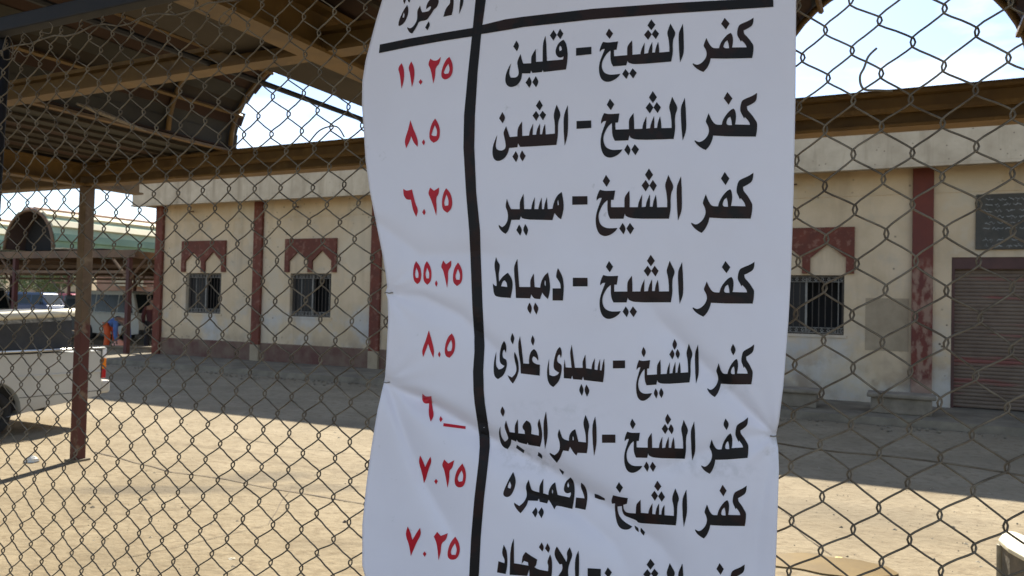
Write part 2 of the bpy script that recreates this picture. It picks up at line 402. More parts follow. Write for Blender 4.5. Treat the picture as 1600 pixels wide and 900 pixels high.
wm.add([fpos(uc, 9, 0), fpos(uend, 9, 0), fpos(uend, 9, ztop), fpos(uc, 9, ztop)], [(0, 1, 2, 3)])
me = bpy.data.meshes.new('wall'); me.from_pydata(wm.v, [], wm.f); me.materials.append(M_wall); link('wall', me, B)
part('interior', MB().box(fpos(uc + .1, .5, .02), EU * (uend - uc - .2), ED * .05, EZ * 4.2), M_dark, B)
# roof slab with deep fascia
fd = -.62
zf0 = sum(fuv(x, y, fd)[1] for x, y in ((300, 317), (560, 303), (1260, 262), (1560, 250))) / 4
uf0 = fuv(207, 300, fd)[0]
seg = 6; L_ = (uend + .5 - uf0) / seg
fm = MB(); fm.box(fpos(uf0, fd, zf0), EU * (uend + .5 - uf0), ED * .12, EZ * (5.38 - zf0))
fm.box(fpos(uf0, fd + .12, zf0), EU * .12, ED * 9.5, EZ * (5.38 - zf0))
part('fascia', fm, M_fascia, B, bevel=.012)
part('drip_edge', MB().box(fpos(uf0 - .02, fd - .025, zf0 - .045), EU * (uend + .5 - uf0), ED * .16, EZ * .045), M_fascia, B)
part('eave_soffit', MB().box(fpos(uf0 + .12, fd + .14, zf0 + .10), EU * (uend - uf0), ED * (.48), EZ * .1), M_wall, B)
part('roof_slab', MB().box(fpos(uf0 + .12, fd + .12, 5.24), EU * (uend - uf0), ED * 9.4, EZ * .12), M_fascia, B)
part('wall_moulding', MB().box(fpos(uc - .01, -.018, zf0 - .42), EU * (uend - uc), ED * .018, EZ * .03), M_wall, B)
# pilasters
pw_ = fuv(407, 450)[0] - fuv(394, 450)[0]
hidden = [pil[1] + sp_ * k for k in range(1, nb_)]; hidden = [h for h in hidden if abs(h - hu[2]) > HW * .75]
allp = [uc + .12, pil[0], pil[1]] + hidden + [pil[2], du1 + .5]
iw = 3 + len(hidden)
pwr = fuv(1458, 450)[0] - fuv(1425, 450)[0]
for i, c in enumerate(allp):
    if du0 - .2 < c < du1 + .2: c = du1 + .5
    wq = pwr if i >= iw else pw_ * .98
    mm = M_redworn if i == iw else M_red
    zb = .13
    if 1 <= i < iw:
        part('pilaster_foot', MB().box(fpos(c - wq / 2, -.095, .13), EU * wq, ED * .095, EZ * .42), M_patch, B); zb = .55
    o = part('pilaster', MB().box(fpos(c - wq / 2, -.09, zb), EU * wq, ED * .09, EZ * (zf0 + .1 - zb)), mm, B, bevel=.01)
    if i == iw: o['label'] = 'scuffed red pilaster, its paint worn pink below head height'
# skirting between pilasters
us_ = [uc + .12] + pil[:2] + hidden
for a, b in zip(us_[:-1], us_[1:]):
    part('skirting', MB().box(fpos(a + pw_ / 2, -.03, .13), EU * (b - a - pw_), ED * .03, EZ * .47), M_skirt, B, bevel=.008)
# window hoods: red boards with two pointed arches cut from the foot
def hood_poly(W, H):
    lw, mwid = .085 * W, .085 * W; aw = (W - 2 * lw - mwid) / 2; y1 = .34 * H; y2 = .65 * H
    pts = [(0, 0), (0, H), (W, H), (W, 0)]
    x = W - lw
    for k in range(2):
        pts += [(x, 0), (x, y1), (x - aw * .12, y1 + (y2 - y1) * .22), (x - aw * .5, y2), (x - aw * .88, y1 + (y2 - y1) * .22), (x - aw, y1), (x - aw, 0)]
        x -= aw + mwid
    return pts
for c in wu:
    part('window_hood', MB().prism(hood_poly(HW, HT - HB), fpos(c - HW / 2, -.055, HB), EU, EZ, ED * .055), M_red, B)
    fr = MB(); t_ = .045; a, b = c - WW / 2, c + WW / 2
    dd = .10
    for (p, q) in (((a, WB), (b, WB + t_)), ((a, WT - t_), (b, WT)), ((a, WB + t_), (a + t_, WT - t_)), ((b - t_, WB + t_), (b, WT - t_))):
        fr.box(fpos(p[0], dd, p[1]), EU * (q[0] - p[0]), ED * .05, EZ * (q[1] - p[1]))
    wf = part('window', fr, M_frame, B)
    part('pane', MB().box(fpos(a + t_, dd + .035, WB + t_), EU * (WW * .46), ED * .008, EZ * (WT - WB - 2 * t_)), M_glass, wf)
    part('mullion', MB().box(fpos(c - .02, dd - .005, WB + t_), EU * .035, ED * .045, EZ * (WT - WB - 2 * t_)), M_bars, wf)
    nb = 11
    for k in range(nb):
        u = a + t_ + (WW - 2 * t_) * (k + .5) / nb
        if abs(u - c) < .05: continue
        bm_ = MB().tube([fpos(u, dd - .03, WB + .03), fpos(u, dd - .03, WT - .03)], .009, 5)
        bo = part('bar', bm_, M_bars if k in (2, nb - 1) else M_frame, wf)
    orn = MB()
    for k in range(nb + 1):
        u = a + t_ + (WW - 2 * t_) * k / nb
        for zz in (WB + .075, WT - .075):
            orn.tube([fpos(u, dd - .03, zz - .03), fpos(u + .025, dd - .03, zz), fpos(u, dd - .03, zz + .03), fpos(u - .025, dd - .03, zz), fpos(u, dd - .03, zz - .03)], .011, 4, cap=False)
    for zz in (WB + .12, WT - .12, WB + .03, WT - .03):
        orn.tube([fpos(a + .02, dd - .03, zz), fpos(b - .02, dd - .03, zz)], .008, 4)
    part('grille_trim', orn, M_bars, wf, kind='stuff')
    part('sill', MB().box(fpos(a - .05, -.02, WB - .05), EU * (WW + .1), ED * .2, EZ * .05), M_wall, wf)
# roller shutter
sh = part('shutter_frame', MB().box(fpos(du0 - .0, .02, dz1 - .2), EU * (du1 - du0), ED * .12, EZ * .2).box(fpos(du0, .02, .13), EU * .05, ED * .12, EZ * (dz1 - .33)), M_shutbox, B)
sl = MB(); zz = .15; k = 0
while zz < dz1 - .2:
    pr = [(0, 0), (.008, .012), (.012, .03), (.008, .05), (0, .06)]
    base = len(sl.v)
    for u in (du0 + .05, du1):
        for (q, h) in pr: sl.v.append(tuple(fpos(u, .12 - q, zz + h)))
    for i in range(4): sl.f.append((base + i, base + i + 1, base + 6 + i, base + 5 + i))
    zz += .064
part('shutter_slats', sl, M_shutter, sh, kind='stuff')
part('wall_patch', MB().box(fpos(fuv(1352, 500)[0], -.006, fuv(1380, 548)[1]), EU * (fuv(1420, 500)[0] - fuv(1352, 500)[0]), ED * .006, EZ * (fuv(1380, 466)[1] - fuv(1380, 548)[1])), M_patch, B)
for x in (303, 466, 1238):
    u, z = fuv(x, 320 if x < 1000 else 268)
    z = zf0 - .05
    part('hook', MB().tube([fpos(u, 0, z - .12), fpos(u, -.12, z - .12), fpos(u, -.14, z - .2)], .014, 5).tube([fpos(u - .1, -.1, z - .12), fpos(u + .1, -.1, z - .12)], .012, 5), M_shutbox, B)
# plaque over the shutter
a = fuv(1525, 304, -.05); b = fuv(1525, 390, -.05)
pu0 = a[0]; pW = 2.15; pz0, pz1 = b[1], a[1]
pq = thing('wall_plaque', 'dark stone plaque with rows of faded engraved writing above the roller shutter', 'plaque', tuple(fpos(pu0, -.03, pz0)))
part('slab', MB().box(fpos(pu0, -.05, pz0), EU * pW, ED * .045, EZ * (pz1 - pz0)), M_stone, pq, bevel=.008)
mk = MB(); rr = random.Random(11)
rows = 9
for r_i in range(rows):
    zc = pz1 - .09 - (pz1 - pz0 - .15) * r_i / (rows - 1); u = pu0 + .1 + rr.uniform(0, .1)
    if r_i == 6: continue
    while u < pu0 + pW - .12:
        ln = rr.uniform(.04, .17); n_ = 6; pts = []
        for i in range(n_ + 1):
            pts.append((u + ln * i / n_, zc + rr.uniform(-.018, .018) + .01 * math.sin(i * 2.1)))
        for p, q in zip(pts[:-1], pts[1:]):
            h_ = rr.uniform(.004, .010)
            mk.add([fpos(p[0], -.052, p[1] - h_), fpos(q[0], -.052, q[1] - h_), fpos(q[0], -.052, q[1] + h_), fpos(p[0], -.052, p[1] + h_)], [(0, 1, 2, 3)])
        if rr.random() < .6:
            uu = u + ln * .5; hh = zc + rr.choice((-.032, .034))
            mk.add([fpos(uu - .007, -.052, hh), fpos(uu, -.052, hh - .008), fpos(uu + .007, -.052, hh), fpos(uu, -.052, hh + .008)], [(0, 1, 2, 3)])
        u += ln + rr.uniform(.015, .06)
part('engraving', mk, M_chalk, pq, kind='stuff')
# concrete benches on the pavement
def bench(px0, px1, pyt, pyb, lab):
    d0 = -1.5
    a = fuv(px0, (pyt + pyb) / 2, d0)[0]; b = fuv(px1, (pyt + pyb) / 2, d0)[0]
    zt = fuv((px0 + px1) / 2, pyt, d0)[1]
    t = thing('concrete_bench', lab, 'bench', tuple(fpos(a, d0, .13)), 'concrete benches against the station front')
    bd = MB().box(fpos(a + .04, d0, .12), EU * (b - a - .08), ED * .42, EZ * (zt - .12 - .07))
    part('body', bd, M_conc, t, bevel=.02)
    part('seat_slab', MB().box(fpos(a - .02, d0 - .05, zt - .07), EU * (b - a + .04), ED * .5, EZ * .07), M_conc, t, bevel=.02)
bench(1356, 1461, 616, 655, 'grey concrete bench below the scuffed red pilaster left of the shutter')
bench(1160, 1279, 606, 647, 'grey concrete bench half hidden by the banner under the barred window')
# ------------------------------------------------------------------ near canopy (posts, beams, raised barrel vaults)
CO = Vector((-4.46, 8.2, 0))
def cp(s, t, z): return CO + EU * s + ED * t + EZ * z
CN = thing('steel_canopy', 'brown steel canopy over the near bays with raised barrel vaults of rusty roof sheets', 'canopy', tuple(CO))
BB = 2.85; BT = 3.07; BAY = 5.17
def ibeam(p, q, h, wd, up=EZ, web=.012, fl=.02):
    p = Vector(p); q = Vector(q); a = q - p; s_ = a.normalized().cross(up).normalized()
    mb = MB()
    mb.box(p - s_ * wd / 2, a, s_ * wd, up * fl)
    mb.box(p - s_ * wd / 2 + up * (h - fl), a, s_ * wd, up * fl)
    mb.box(p - s_ * web / 2 + up * fl, a, s_ * web, up * (h - 2 * fl))
    return mb
def cbeam(p, q, h, wd, up=EZ, fl=.02):
    """channel whose web is turned to the camera side"""
    p = Vector(p); q = Vector(q); a = q - p; s_ = a.normalized().cross(up).normalized()
    mb = MB()
    mb.box(p, a, s_ * -wd, up * fl); mb.box(p + up * (h - fl), a, s_ * -wd, up * fl)
    mb.box(p, a, s_ * .014, up * h)
    mb.box(p + s_ * .014 + up * .005, a, s_ * .03, up * .018); mb.box(p + s_ * .014 + up * (h * .52), a, s_ * .022, up * .014)
    return mb
SL, SR = -5.17, 15.51
# front frame beam A in the line of the posts
part('cross_beam', ibeam(cp(SL, 0, BB), cp(SR, 0, BB), BT - BB, .16), M_steel, CN)
part('beam_lip', MB().box(cp(SL, -.1, BB + .085), EU * (SR - SL), ED * .018, EZ * .03), M_steel, CN)
part('cross_beam', ibeam(cp(SL, -2.5, BB + .005), cp(SR, -2.5, BB + .005), .115, .1), M_steel, CN)
part('cross_beam', ibeam(cp(SL, -5.3, BB + .005), cp(SR, -5.3, BB + .005), .16, .1), M_steel, CN)
for k, s in enumerate((SL, 0, BAY, 2 * BAY, 3 * BAY)):
    part('long_beam', ibeam(cp(s, -.085, BB - .005), cp(s, -5.6, BB - .005), BT - BB, .15), M_steel, CN)
    part('long_beam', ibeam(cp(s, .085, BB - .005), cp(s, .62, BB - .005), BT - BB, .15), M_steel, CN)
pb = atz(131, 714); CPX = .165
def post(s, t, wd=.108):
    p = MB().box(cp(s - wd / 2, t - wd / 2, 0), EU * wd, ED * wd, EZ * (BB - .006))
    o = part('post', p, M_post, CN, bevel=.008)
    part('base_plate', MB().box(cp(s - wd * .8, t - wd * .8, 0), EU * wd * 1.6, ED * wd * 1.6, EZ * .02), M_pave, CN)
for s in (SL, 0, 3 * BAY):
    post(s, 0)
for s in (SL, 0, BAY, 2 * BAY, 3 * BAY): post(s, -5.55)
for s in (2 * BAY,): post(s, 0)
# sheets of the flat soffit between beams and vaults, running with ED
VRS = {}
rk = random.Random(5)
vaults = [(-2.4, 1.0, .86), (3.22, 1.18, .86), (7.58, .74, .72), (12.75, 1.0, .86)]     # centre, half width, rise
s = SL
while s < SR - .1:
    wdt = rk.uniform(.24, .3)
    e = s + wdt
    for c, VR, _ in vaults:
        if s < c - VR < e: e = c - VR
        if c - VR <= s + 1e-6 < c + VR: s = c + VR; e = s + wdt
    z = BT + .022 + rk.uniform(0, .012)
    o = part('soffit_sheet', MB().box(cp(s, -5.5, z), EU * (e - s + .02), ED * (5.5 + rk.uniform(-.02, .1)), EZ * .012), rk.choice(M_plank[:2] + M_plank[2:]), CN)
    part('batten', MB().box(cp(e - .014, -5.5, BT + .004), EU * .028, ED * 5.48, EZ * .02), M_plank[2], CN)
    s = e
part('closure_strip', MB().box(cp(SL, -.05, BT + .001), EU * (SR - SL), ED * .09, EZ * .021), M_steel, CN)
for c, VR, VH in vaults:
    n_ = 26
    for k in range(n_):
        a0 = math.pi * k / n_; a1 = math.pi * (k + 1) / n_ + .02
        rr_ = VR + (.012 if k % 2 else 0)
        p0 = (-math.cos(a0) * rr_, math.sin(a0) * rr_ * VH / VR); p1 = (-math.cos(a1) * rr_, math.sin(a1) * rr_ * VH / VR)
        t1 = .05 + rk.uniform(-.035, .035); mbv = MB()
        th = Vector((-(p0[0] + p1[0]) / 2, 0, -(p0[1] + p1[1]) / 2)).normalized()
        A_ = cp(c + p0[0], -5.5, BT + .05 + p0[1]); B_ = cp(c + p1[0], -5.5, BT + .05 + p1[1])
        nrm = (EU * p0[0] + EZ * p0[1]).normalized() * .01
        mbv.box(A_, B_ - A_, ED * (5.5 + t1), nrm)
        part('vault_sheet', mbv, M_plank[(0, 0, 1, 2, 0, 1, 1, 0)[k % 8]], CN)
    for t in (-.06, -.75, -2.5, -3.9, -5.3):
        q = [cp(c - math.cos(math.pi * i / 22) * (VR - .03), t, BT + .05 + math.sin(math.pi * i / 22) * (VH - .03)) for i in range(23)]
        part('arch_rib', MB().tube(q, .022, 6), M_steel, CN, smooth=True)
    for a_ in (.35, .9, math.pi / 2, math.pi - .9, math.pi - .35):
        p = (math.cos(a_) * (VR - .05), math.sin(a_) * (VH - .05))
        part('purlin', MB().tube([cp(c + p[0], -5.45, BT + .05 + p[1]), cp(c + p[0], -.02, BT + .05 + p[1])], .018, 5), M_steel, CN)
    for sg in (-1, 1):
        part('eave_angle', MB().box(cp(c + sg * VR - .03, -5.45, BT), EU * .06, ED * 5.45, EZ * .02), M_steel, CN)
# sheet gutter and pipe slung along the left of the valley beam
part('gutter', MB().box(cp(4.60, -5.4, BB + .075), EU * .5, ED * 5.25, EZ * .02).box(cp(4.60, -5.4, BB + .095), EU * .012, ED * 5.25, EZ * .08), M_plank[2], CN)
part('pipe', MB().tube([cp(4.50, -5.4, BB + .035), cp(4.50, -.2, BB + .035)], .016, 7), M_blue, CN)
part('tape', MB().tube([atz(120, 162, 3.0), atz(150, 173, 2.99), atz(185, 187, 3.0), atz(228, 204, 3.01)], [.008, .018, .016, .007], 6), mat('dirty_rope', (.30, .26, .2), .9, var=.5, scale=40, bump=1, bscale=60), CN)
# ------------------------------------------------------------------ far canopy
FC0 = atz(72, 391, 3.07); FC0.z = 0
def fp(s, t, z): return FC0 + EU * s + ED * t + EZ * z
FCN = thing('striped_roof_canopy', 'far canopy on red posts whose vaulted roofs are striped cream, pink and green', 'canopy', tuple(FC0))
stripe = {n_: mat('roof_' + n_, c_, .7, var=.2, scale=1.5) for n_, c_ in (('pink', (.50, .33, .24)), ('cream', (.52, .47, .32)), ('pale_green', (.34, .42, .28)), ('green', (.17, .27, .20)), ('brown', (.07, .04, .028)))}
sP = (atz(29, 392, 3.07) - FC0).dot(EU)
FV = 1.22
seqc = ['green', 'green', 'pale_green', 'cream', 'pale_green', 'cream', 'cream', 'pink', 'pink', 'pink', 'cream', 'cream', 'pale_green', 'cream', 'pale_green', 'green', 'green']
for c in ((atz(53, 392, 3.07) - FC0).dot(EU) + 5.17 * k for k in (-2, -1, 0)):
    n_ = len(seqc)
    for k in range(n_):
        a0 = math.pi * k / n_; a1 = math.pi * (k + 1) / n_
        p0 = (-math.cos(a0) * FV, math.sin(a0) * FV * 1.0); p1 = (-math.cos(a1) * FV, math.sin(a1) * FV * 1.0)
        A_ = fp(c + p0[0], 0, 3.12 + p0[1]); B_ = fp(c + p1[0], 0, 3.12 + p1[1]); nrm = (EU * (p0[0] + p1[0]) + EZ * (p0[1] + p1[1])).normalized() * (.09 if k % 2 else .02)
        part('vault_sheet', MB().box(A_, B_ - A_, ED * 46, nrm), stripe[seqc[k]], FCN)
    ln = MB()
    for k in range(n_ + 1):
        for t in (0, 46): ln.v.append(tuple(fp(c - math.cos(math.pi * k / n_) * (FV - .03), t, 3.12 + math.sin(math.pi * k / n_) * (FV - .03))))
    for k in range(n_): ln.f.append((2 * k, 2 * k + 1, 2 * k + 3, 2 * k + 2))
    part('vault_lining', ln, stripe['brown'], FCN)
    q = [fp(c - math.cos(math.pi * i / 22) * (FV - .03), -.03, 3.12 + math.sin(math.pi * i / 22) * (FV - .03)) for i in range(23)]
    part('arch_rim', MB().tube(q, .05, 6), M_steel_far, FCN, smooth=True)
    part('vault_shade_sheet', MB().prism([(-math.cos(math.pi * i / 16) * (FV - .06), math.sin(math.pi * i / 16) * (FV - .06)) for i in range(17)], fp(c, .6, 3.12), EU, EZ, ED * .03), M_dark, FCN)  # black sheet standing in for the shade inside the open vault
    for sg in (-1, 1):
        a = c + sg * FV; wq = .55
        part('eave_board', MB().box(fp(a if sg > 0 else a - wq, -.1, 3.10), EU * wq, ED * 46, EZ * .03), stripe['cream'], FCN)
for k in range(-3, 2):
    s = sP + 5.17 * k
    part('long_beam', MB().box(fp(s - .07, 0, 2.82), EU * .14, ED * 46, EZ * .2), M_steel_far, FCN)
for k in range(8):
    t = k * 6.2
    a_, b_ = sP - 17, sP + 5.17
    part('cross_beam', MB().box(fp(a_, t - .07, 2.83), EU * (b_ - a_ + .3), ED * .12, EZ * .21), M_steel_far, FCN)
    part('cross_beam', MB().box(fp(a_, t + 3.1, 2.84), EU * (b_ - a_), ED * .1, EZ * .18), M_steel_far, FCN)
    part('tie_rail', MB().box(fp(a_, t + 1.5, 2.62), EU * (b_ - a_), ED * .06, EZ * .1), M_steel_far, FCN)
    part('tie_rail', MB().box(fp(a_, t - .04, 2.38), EU * (b_ - a_), ED * .06, EZ * .08), M_steel_far, FCN)
    for j in range(-3, 2):
        part('post', MB().box(fp(sP + 5.17 * j - .06, t - .06, 0), EU * .12, ED * .12, EZ * 2.83), M_postfar, FCN)
        part('brace', MB().tube([fp(sP + 5.17 * j, t, 2.2), fp(sP + 5.17 * j + .7, t, 2.8)], .04, 5), M_steel_far, FCN)
        part('brace', MB().tube([fp(sP + 5.17 * j, t, 2.2), fp(sP + 5.17 * j - .7, t, 2.8)], .04, 5), M_steel_far, FCN)
for k in range(4):
    p_ = [fp(-13 + 3.3 * k, 0, 3.07), fp(-13 + 3.3 * k + 3.0, 0, 3.07)]
# flat sheets covering the aisles between vaults
for k in range(-3, 1):
    c = (atz(53, 392, 3.07) - FC0).dot(EU) + 5.17 * k
    part('flat_sheet', MB().box(fp(c + FV + .56, 0, 3.075), EU * (5.17 - 2 * FV - 1.12), ED * 46, EZ * .02), stripe['brown'], FCN)
# ------------------------------------------------------------------ vehicles
M_white = mat('white_car_paint', (.50, .49, .44), .38, var=.12, scale=1.5, spec=.5)
layer(M_white, times(M_white, z_band(M_white, .3, .62, .3, 3), .55), (.38, .31, .21))
M_whited = mat('dusty_white_paint', (.52, .50, .44), .5, var=.2, scale=2)
M_tyre = mat('tyre_rubber', (.025, .024, .022), .9, var=.4, scale=10)
M_rim = mat('steel_rim', (.22, .20, .17), .5, metal=.6, var=.4, scale=8)
M_carglass = mat('tinted_car_glass', (.02, .026, .028), .2, spec=.3)
M_tarp = mat('black_canvas', (.028, .03, .032), .85, col2=(.05, .05, .05), scale=4, bump=.6, bscale=9, dist=.02)
M_chrome = mat('dull_chrome', (.55, .55, .53), .3, metal=.9)
M_orange = mat('orange_lens', (.75, .22, .02), .2); M_redl = mat('red_lens', (.42, .02, .02), .2); M_wl = mat('white_lens', (.75, .75, .75), .2)
M_black = mat('black_plastic', (.02, .02, .02), .6)
def wheel(parent, x, y, r, wd=.2, name='wheel'):
    """axle along y, in the vehicle's own frame"""
    o = part(name, MB().lathe([(r * .62, -wd * .5), (r * .9, -wd * .5), (r, -wd * .34), (r, wd * .34), (r * .9, wd * .5), (r * .62, wd * .5), (r * .6, wd * .2), (r * .6, -wd * .2)], (x, y, r), (0, 1, 0), 24), M_tyre, parent, smooth=True)
    part('rim', MB().lathe([(r * .6, -wd * .3), (r * .58, -wd * .42), (r * .42, -wd * .28), (r * .2, -wd * .34), (r * .12, -wd * .48), (r * .12, wd * .48), (r * .2, wd * .34), (r * .42, wd * .28), (r * .58, wd * .42), (r * .6, wd * .3)], (x, y, r), (0, 1, 0), 20), M_rim, o, smooth=True)
    return o
def arc(cx, cz, r, a0, a1, n=8): return [(cx + r * math.cos(a0 + (a1 - a0) * i / n), cz + r * math.sin(a0 + (a1 - a0) * i / n)) for i in range(n + 1)]
def van(lab, paint, grp, loc, rz, L_=3.9, H=1.85, wd=1.5, cat='van', belt=1.05, pickup=False):
    """forward = +x, own frame, origin on the ground under the middle"""
    t = thing('parked_' + cat.replace(' ', '_'), lab, cat, loc, grp, local=True); t.rotation_euler = (0, 0, rz)
    h2 = wd / 2; r = .29; xr, xf = -L_ * .31, L_ * .31
    low = [(-L_ / 2, .3)] + [(xr - r * 1.2, .28)] + arc(xr, r, r * 1.18, math.pi, 0, 8)[0:] + [(xr + r * 1.2, .26), (xf - r * 1.2, .26)] + arc(xf, r, r * 1.18, math.pi, 0, 8) + [(xf + r * 1.25, .28), (L_ / 2, .32), (L_ / 2 + .04, .6), (L_ / 2 - .02, .85), (L_ / 2 - .14, belt), (-L_ / 2, belt)]
    part('body', MB().prism(low, (0, -h2, 0), (1, 0, 0), (0, 0, 1), (0, wd, 0)), paint, t, bevel=.03)
    top = [(-L_ / 2 + .02, belt), (L_ / 2 - .16, belt), (L_ / 2 - .62, H - .08), (L_ / 2 - .85, H), (-L_ / 2 + .15, H), (-L_ / 2 + .03, H - .1)]
    if pickup: top = [(.1, belt), (L_ / 2 - .75, belt), (L_ / 2 - 1.2, H - .06), (L_ / 2 - 1.4, H), (.2, H), (.12, H - .05)]
    tm = MB(); b = 0
    for sg in (-1, 1):
        for (x, z) in top: tm.v.append((x, sg * (h2 - .02 - .12 * (z - belt) / (H - belt)), z))
    n_ = len(top); tm.f.append(tuple(range(n_))); tm.f.append(tuple(reversed(range(n_, 2 * n_))))
    for i in range(n_): tm.f.append((i, (i + 1) % n_, n_ + (i + 1) % n_, n_ + i))
    part('cabin', tm, paint, t, bevel=.03)
    def yy(z): return h2 - .02 - .12 * (z - belt) / (H - belt) + .006
    zb, zt = belt + .06, H - .16
    xs_ = [(-L_ / 2 + .2, -L_ / 2 + 1.15), (-L_ / 2 + 1.22, L_ / 2 - 1.55), (L_ / 2 - 1.48, L_ / 2 - .72)] if not pickup else [(.25, L_ / 2 - 1.3)]
    for (a, b_) in xs_:
        for sg in (-1, 1):
            fwd = .0 if (b_ < L_ / 2 - 1) or pickup else .28
            mbw = MB().add([(a, sg * yy(zb), zb), (b_ + fwd, sg * yy(zb), zb), (b_, sg * yy(zt), zt), (a, sg * yy(zt), zt)], [(0, 1, 2, 3)])
            part('window', mbw, M_carglass, t)
    fx = L_ / 2 - .16 if not pickup else L_ / 2 - .75; gx = L_ / 2 - .62 if not pickup else L_ / 2 - 1.2
    part('windscreen', MB().add([(fx - .02 + .01, -h2 + .12, zb), (fx - .02 + .01, h2 - .12, zb), (gx + .035, h2 - .2, H - .12), (gx + .035, -h2 + .2, H - .12)], [(0, 1, 2, 3)]), M_carglass, t)
    part('rear_window', MB().add([(-L_ / 2 + .012, -h2 + .2, zb), (-L_ / 2 + .012, h2 - .2, zb), (-L_ / 2 + .02, h2 - .25, zt), (-L_ / 2 + .02, -h2 + .25, zt)], [(0, 1, 2, 3)]), M_carglass, t) if not pickup else None
    for sg in (-1, 1):
        part('headlight', MB().box((L_ / 2 - .03, sg * (h2 - .32) - .11, .64), (.06, 0, 0), (0, .22, 0), (0, 0, .14)), M_wl, t, bevel=.02)
        part('taillight', MB().box((-L_ / 2 - .02, sg * (h2 - .12) - .07, .6), (.05, 0, 0), (0, .14, 0), (0, 0, .32)), M_redl, t, bevel=.01)
        part('mirror', MB().box((L_ / 2 - .62, sg * (h2 + .02) - (.0 if sg > 0 else .14), belt + .05), (.06, 0, 0), (0, .14, 0), (0, 0, .18)), M_black, t, bevel=.02)
    part('bumper', MB().box((L_ / 2 - .02, -h2 + .02, .32), (.1, 0, 0), (0, wd - .04, 0), (0, 0, .16)), M_black, t, bevel=.03)
    part('bumper', MB().box((-L_ / 2 - .08, -h2 + .02, .32), (.1, 0, 0), (0, wd - .04, 0), (0, 0, .15)), M_black, t, bevel=.03)
    for x in (xr, xf):
        for sg in (-1, 1): wheel(t, x, sg * (h2 - .12), r)
    return t
ang_u = math.atan2(EU.y, EU.x)
def on(px, py): p = atz(px, py); return (p.x, p.y, 0)
GV = 'vehicles parked under the far canopy'
van('white microbus parked nose right beside the building corner behind the bending person', M_white, GV, on(196, 531), ang_u - .12, 4.3, 1.95, 1.6)
van('dark grey pickup parked behind the near post left of the white microbus', mat('grey_car_paint', (.05, .055, .06), .35), GV, on(118, 524), ang_u + .1, 4.4, 1.75, 1.6, cat='pickup truck', belt=.95, pickup=True)
van('blue microbus showing its roof above the black canvas of the pickup', mat('blue_car_paint', (.03, .055, .12), .35), GV, on(50, 500), ang_u + .2, 4.2, 1.9, 1.55)
van('red microbus far back between the canopy posts', mat('red_car_paint', (.30, .03, .04), .35), GV, on(104, 497), ang_u, 4.2, 1.9, 1.55)
van('white microbus cut by the left edge of the photo behind the pickup', M_whited, GV, on(-42, 520), ang_u - .2, 4.2, 2.0, 1.6)
van('pale van standing far back under the canopy left of the corner', M_whited, GV, on(222, 497), ang_u, 4.2, 1.9, 1.6)
# near pickup with canvas hood, tail towards the station
rc = atz(156, 664); PK = thing('pickup_truck', 'dusty white pickup with a black canvas hood over its bed, parked beside the near post', 'pickup truck', (rc.x, rc.y, 0))
PX = -ED; PY = EU                                 # forward (towards camera), and its left side (facing us)
def pk(x, y, z): return rc + PX * x + PY * (y) + EZ * z    # x forward from the tail, y=0 on the near flank, negative away
Wd = 1.62; r = .285; xw = 1.42
low = [(.0, .40), (.35, .355), (.75, .315), (1.22, .24), (xw - r * 1.28, .27)] + arc(xw, r + .03, r * 1.26, math.pi, 0, 12) + [(xw + r * 1.3, .26), (3.9 - r * 1.3, .26)] + arc(3.9, r + .03, r * 1.26, math.pi, 0, 12) + [(3.9 + r * 1.3, .26), (4.65, .3), (4.7, .62), (4.62, .86), (3.5, .98), (0.0, .985)]
part('body', MB().prism(low, pk(0, -Wd, 0), PX, EZ, PY * Wd), M_white, PK, bevel=.03)
part('wheel_well', MB().box(pk(.95, -Wd + .1, .3), PX * 3.6, PY * (Wd - .2), EZ * .62), M_dark, PK)
part('cab', MB().prism([(2.15, .98), (3.75, .98), (3.2, 1.5), (2.95, 1.56), (2.3, 1.56), (2.15, 1.5)], pk(0, -Wd + .08, 0), PX, EZ, PY * (Wd - .16)), M_white, PK, bevel=.05)
part('side_window', MB().prism([(2.3, 1.04), (3.5, 1.04), (3.12, 1.44), (2.32, 1.44)], pk(0, -.079, 0), PX, EZ, PY * .006), M_carglass, PK)
part('windscreen', MB().box(pk(3.74, -Wd + .15, 1.02), PX * -.5 + EZ * .45, PY * (Wd - .3), PX * .006), M_carglass, PK)
# pressed swage line and panel gaps
part('swage_line', MB().box(pk(.02, .0, .70), PX * 1.1, PY * .012, EZ * .022), M_white, PK, bevel=.004)
part('panel_gap', MB().box(pk(.04, .0012, .455), PX * 1.05, PY * .003, EZ * .008), M_black, PK)
part('rail', MB().tube([pk(-.02, .015, 1.02), pk(2.1, .015, 1.02)], .018, 6), M_chrome, PK, smooth=True)
for x in (.2, .85, 1.5, 2.05): part('stanchion', MB().tube([pk(x, .015, .95), pk(x, .015, 1.02)], .014, 6), M_chrome, PK)
def hood_z(x): return 1.535 - .055 * x
hd = MB()
xs2 = [0.42, .8, 1.2, 1.6, 2.1]; prof = []
for x in xs2:
    zt = hood_z(x)
    sag = .012 * math.sin(x * 5)
    prof.append([(-.02, 1.0), (-.035 + sag, 1.2), (-.04, zt - .12), (-.09, zt - .04), (-.3, zt - .01), (-Wd / 2, zt + .01), (-Wd + .3, zt - .01), (-Wd + .09, zt - .04), (-Wd + .04, zt - .12), (-Wd + .02, 1.0)])
for i, x in enumerate(xs2):
    for (y, z) in prof[i]: hd.v.append(tuple(pk(x, y, z)))
k_ = len(prof[0])
for i in range(len(xs2) - 1):
    for j in range(k_ - 1): hd.f.append((i * k_ + j, i * k_ + j + 1, (i + 1) * k_ + j + 1, (i + 1) * k_ + j))
hd.f.append(tuple(range(k_))); hd.f.append(tuple(reversed(range(len(hd.v) - k_, len(hd.v)))))
part('canvas_hood', hd, M_tarp, PK)
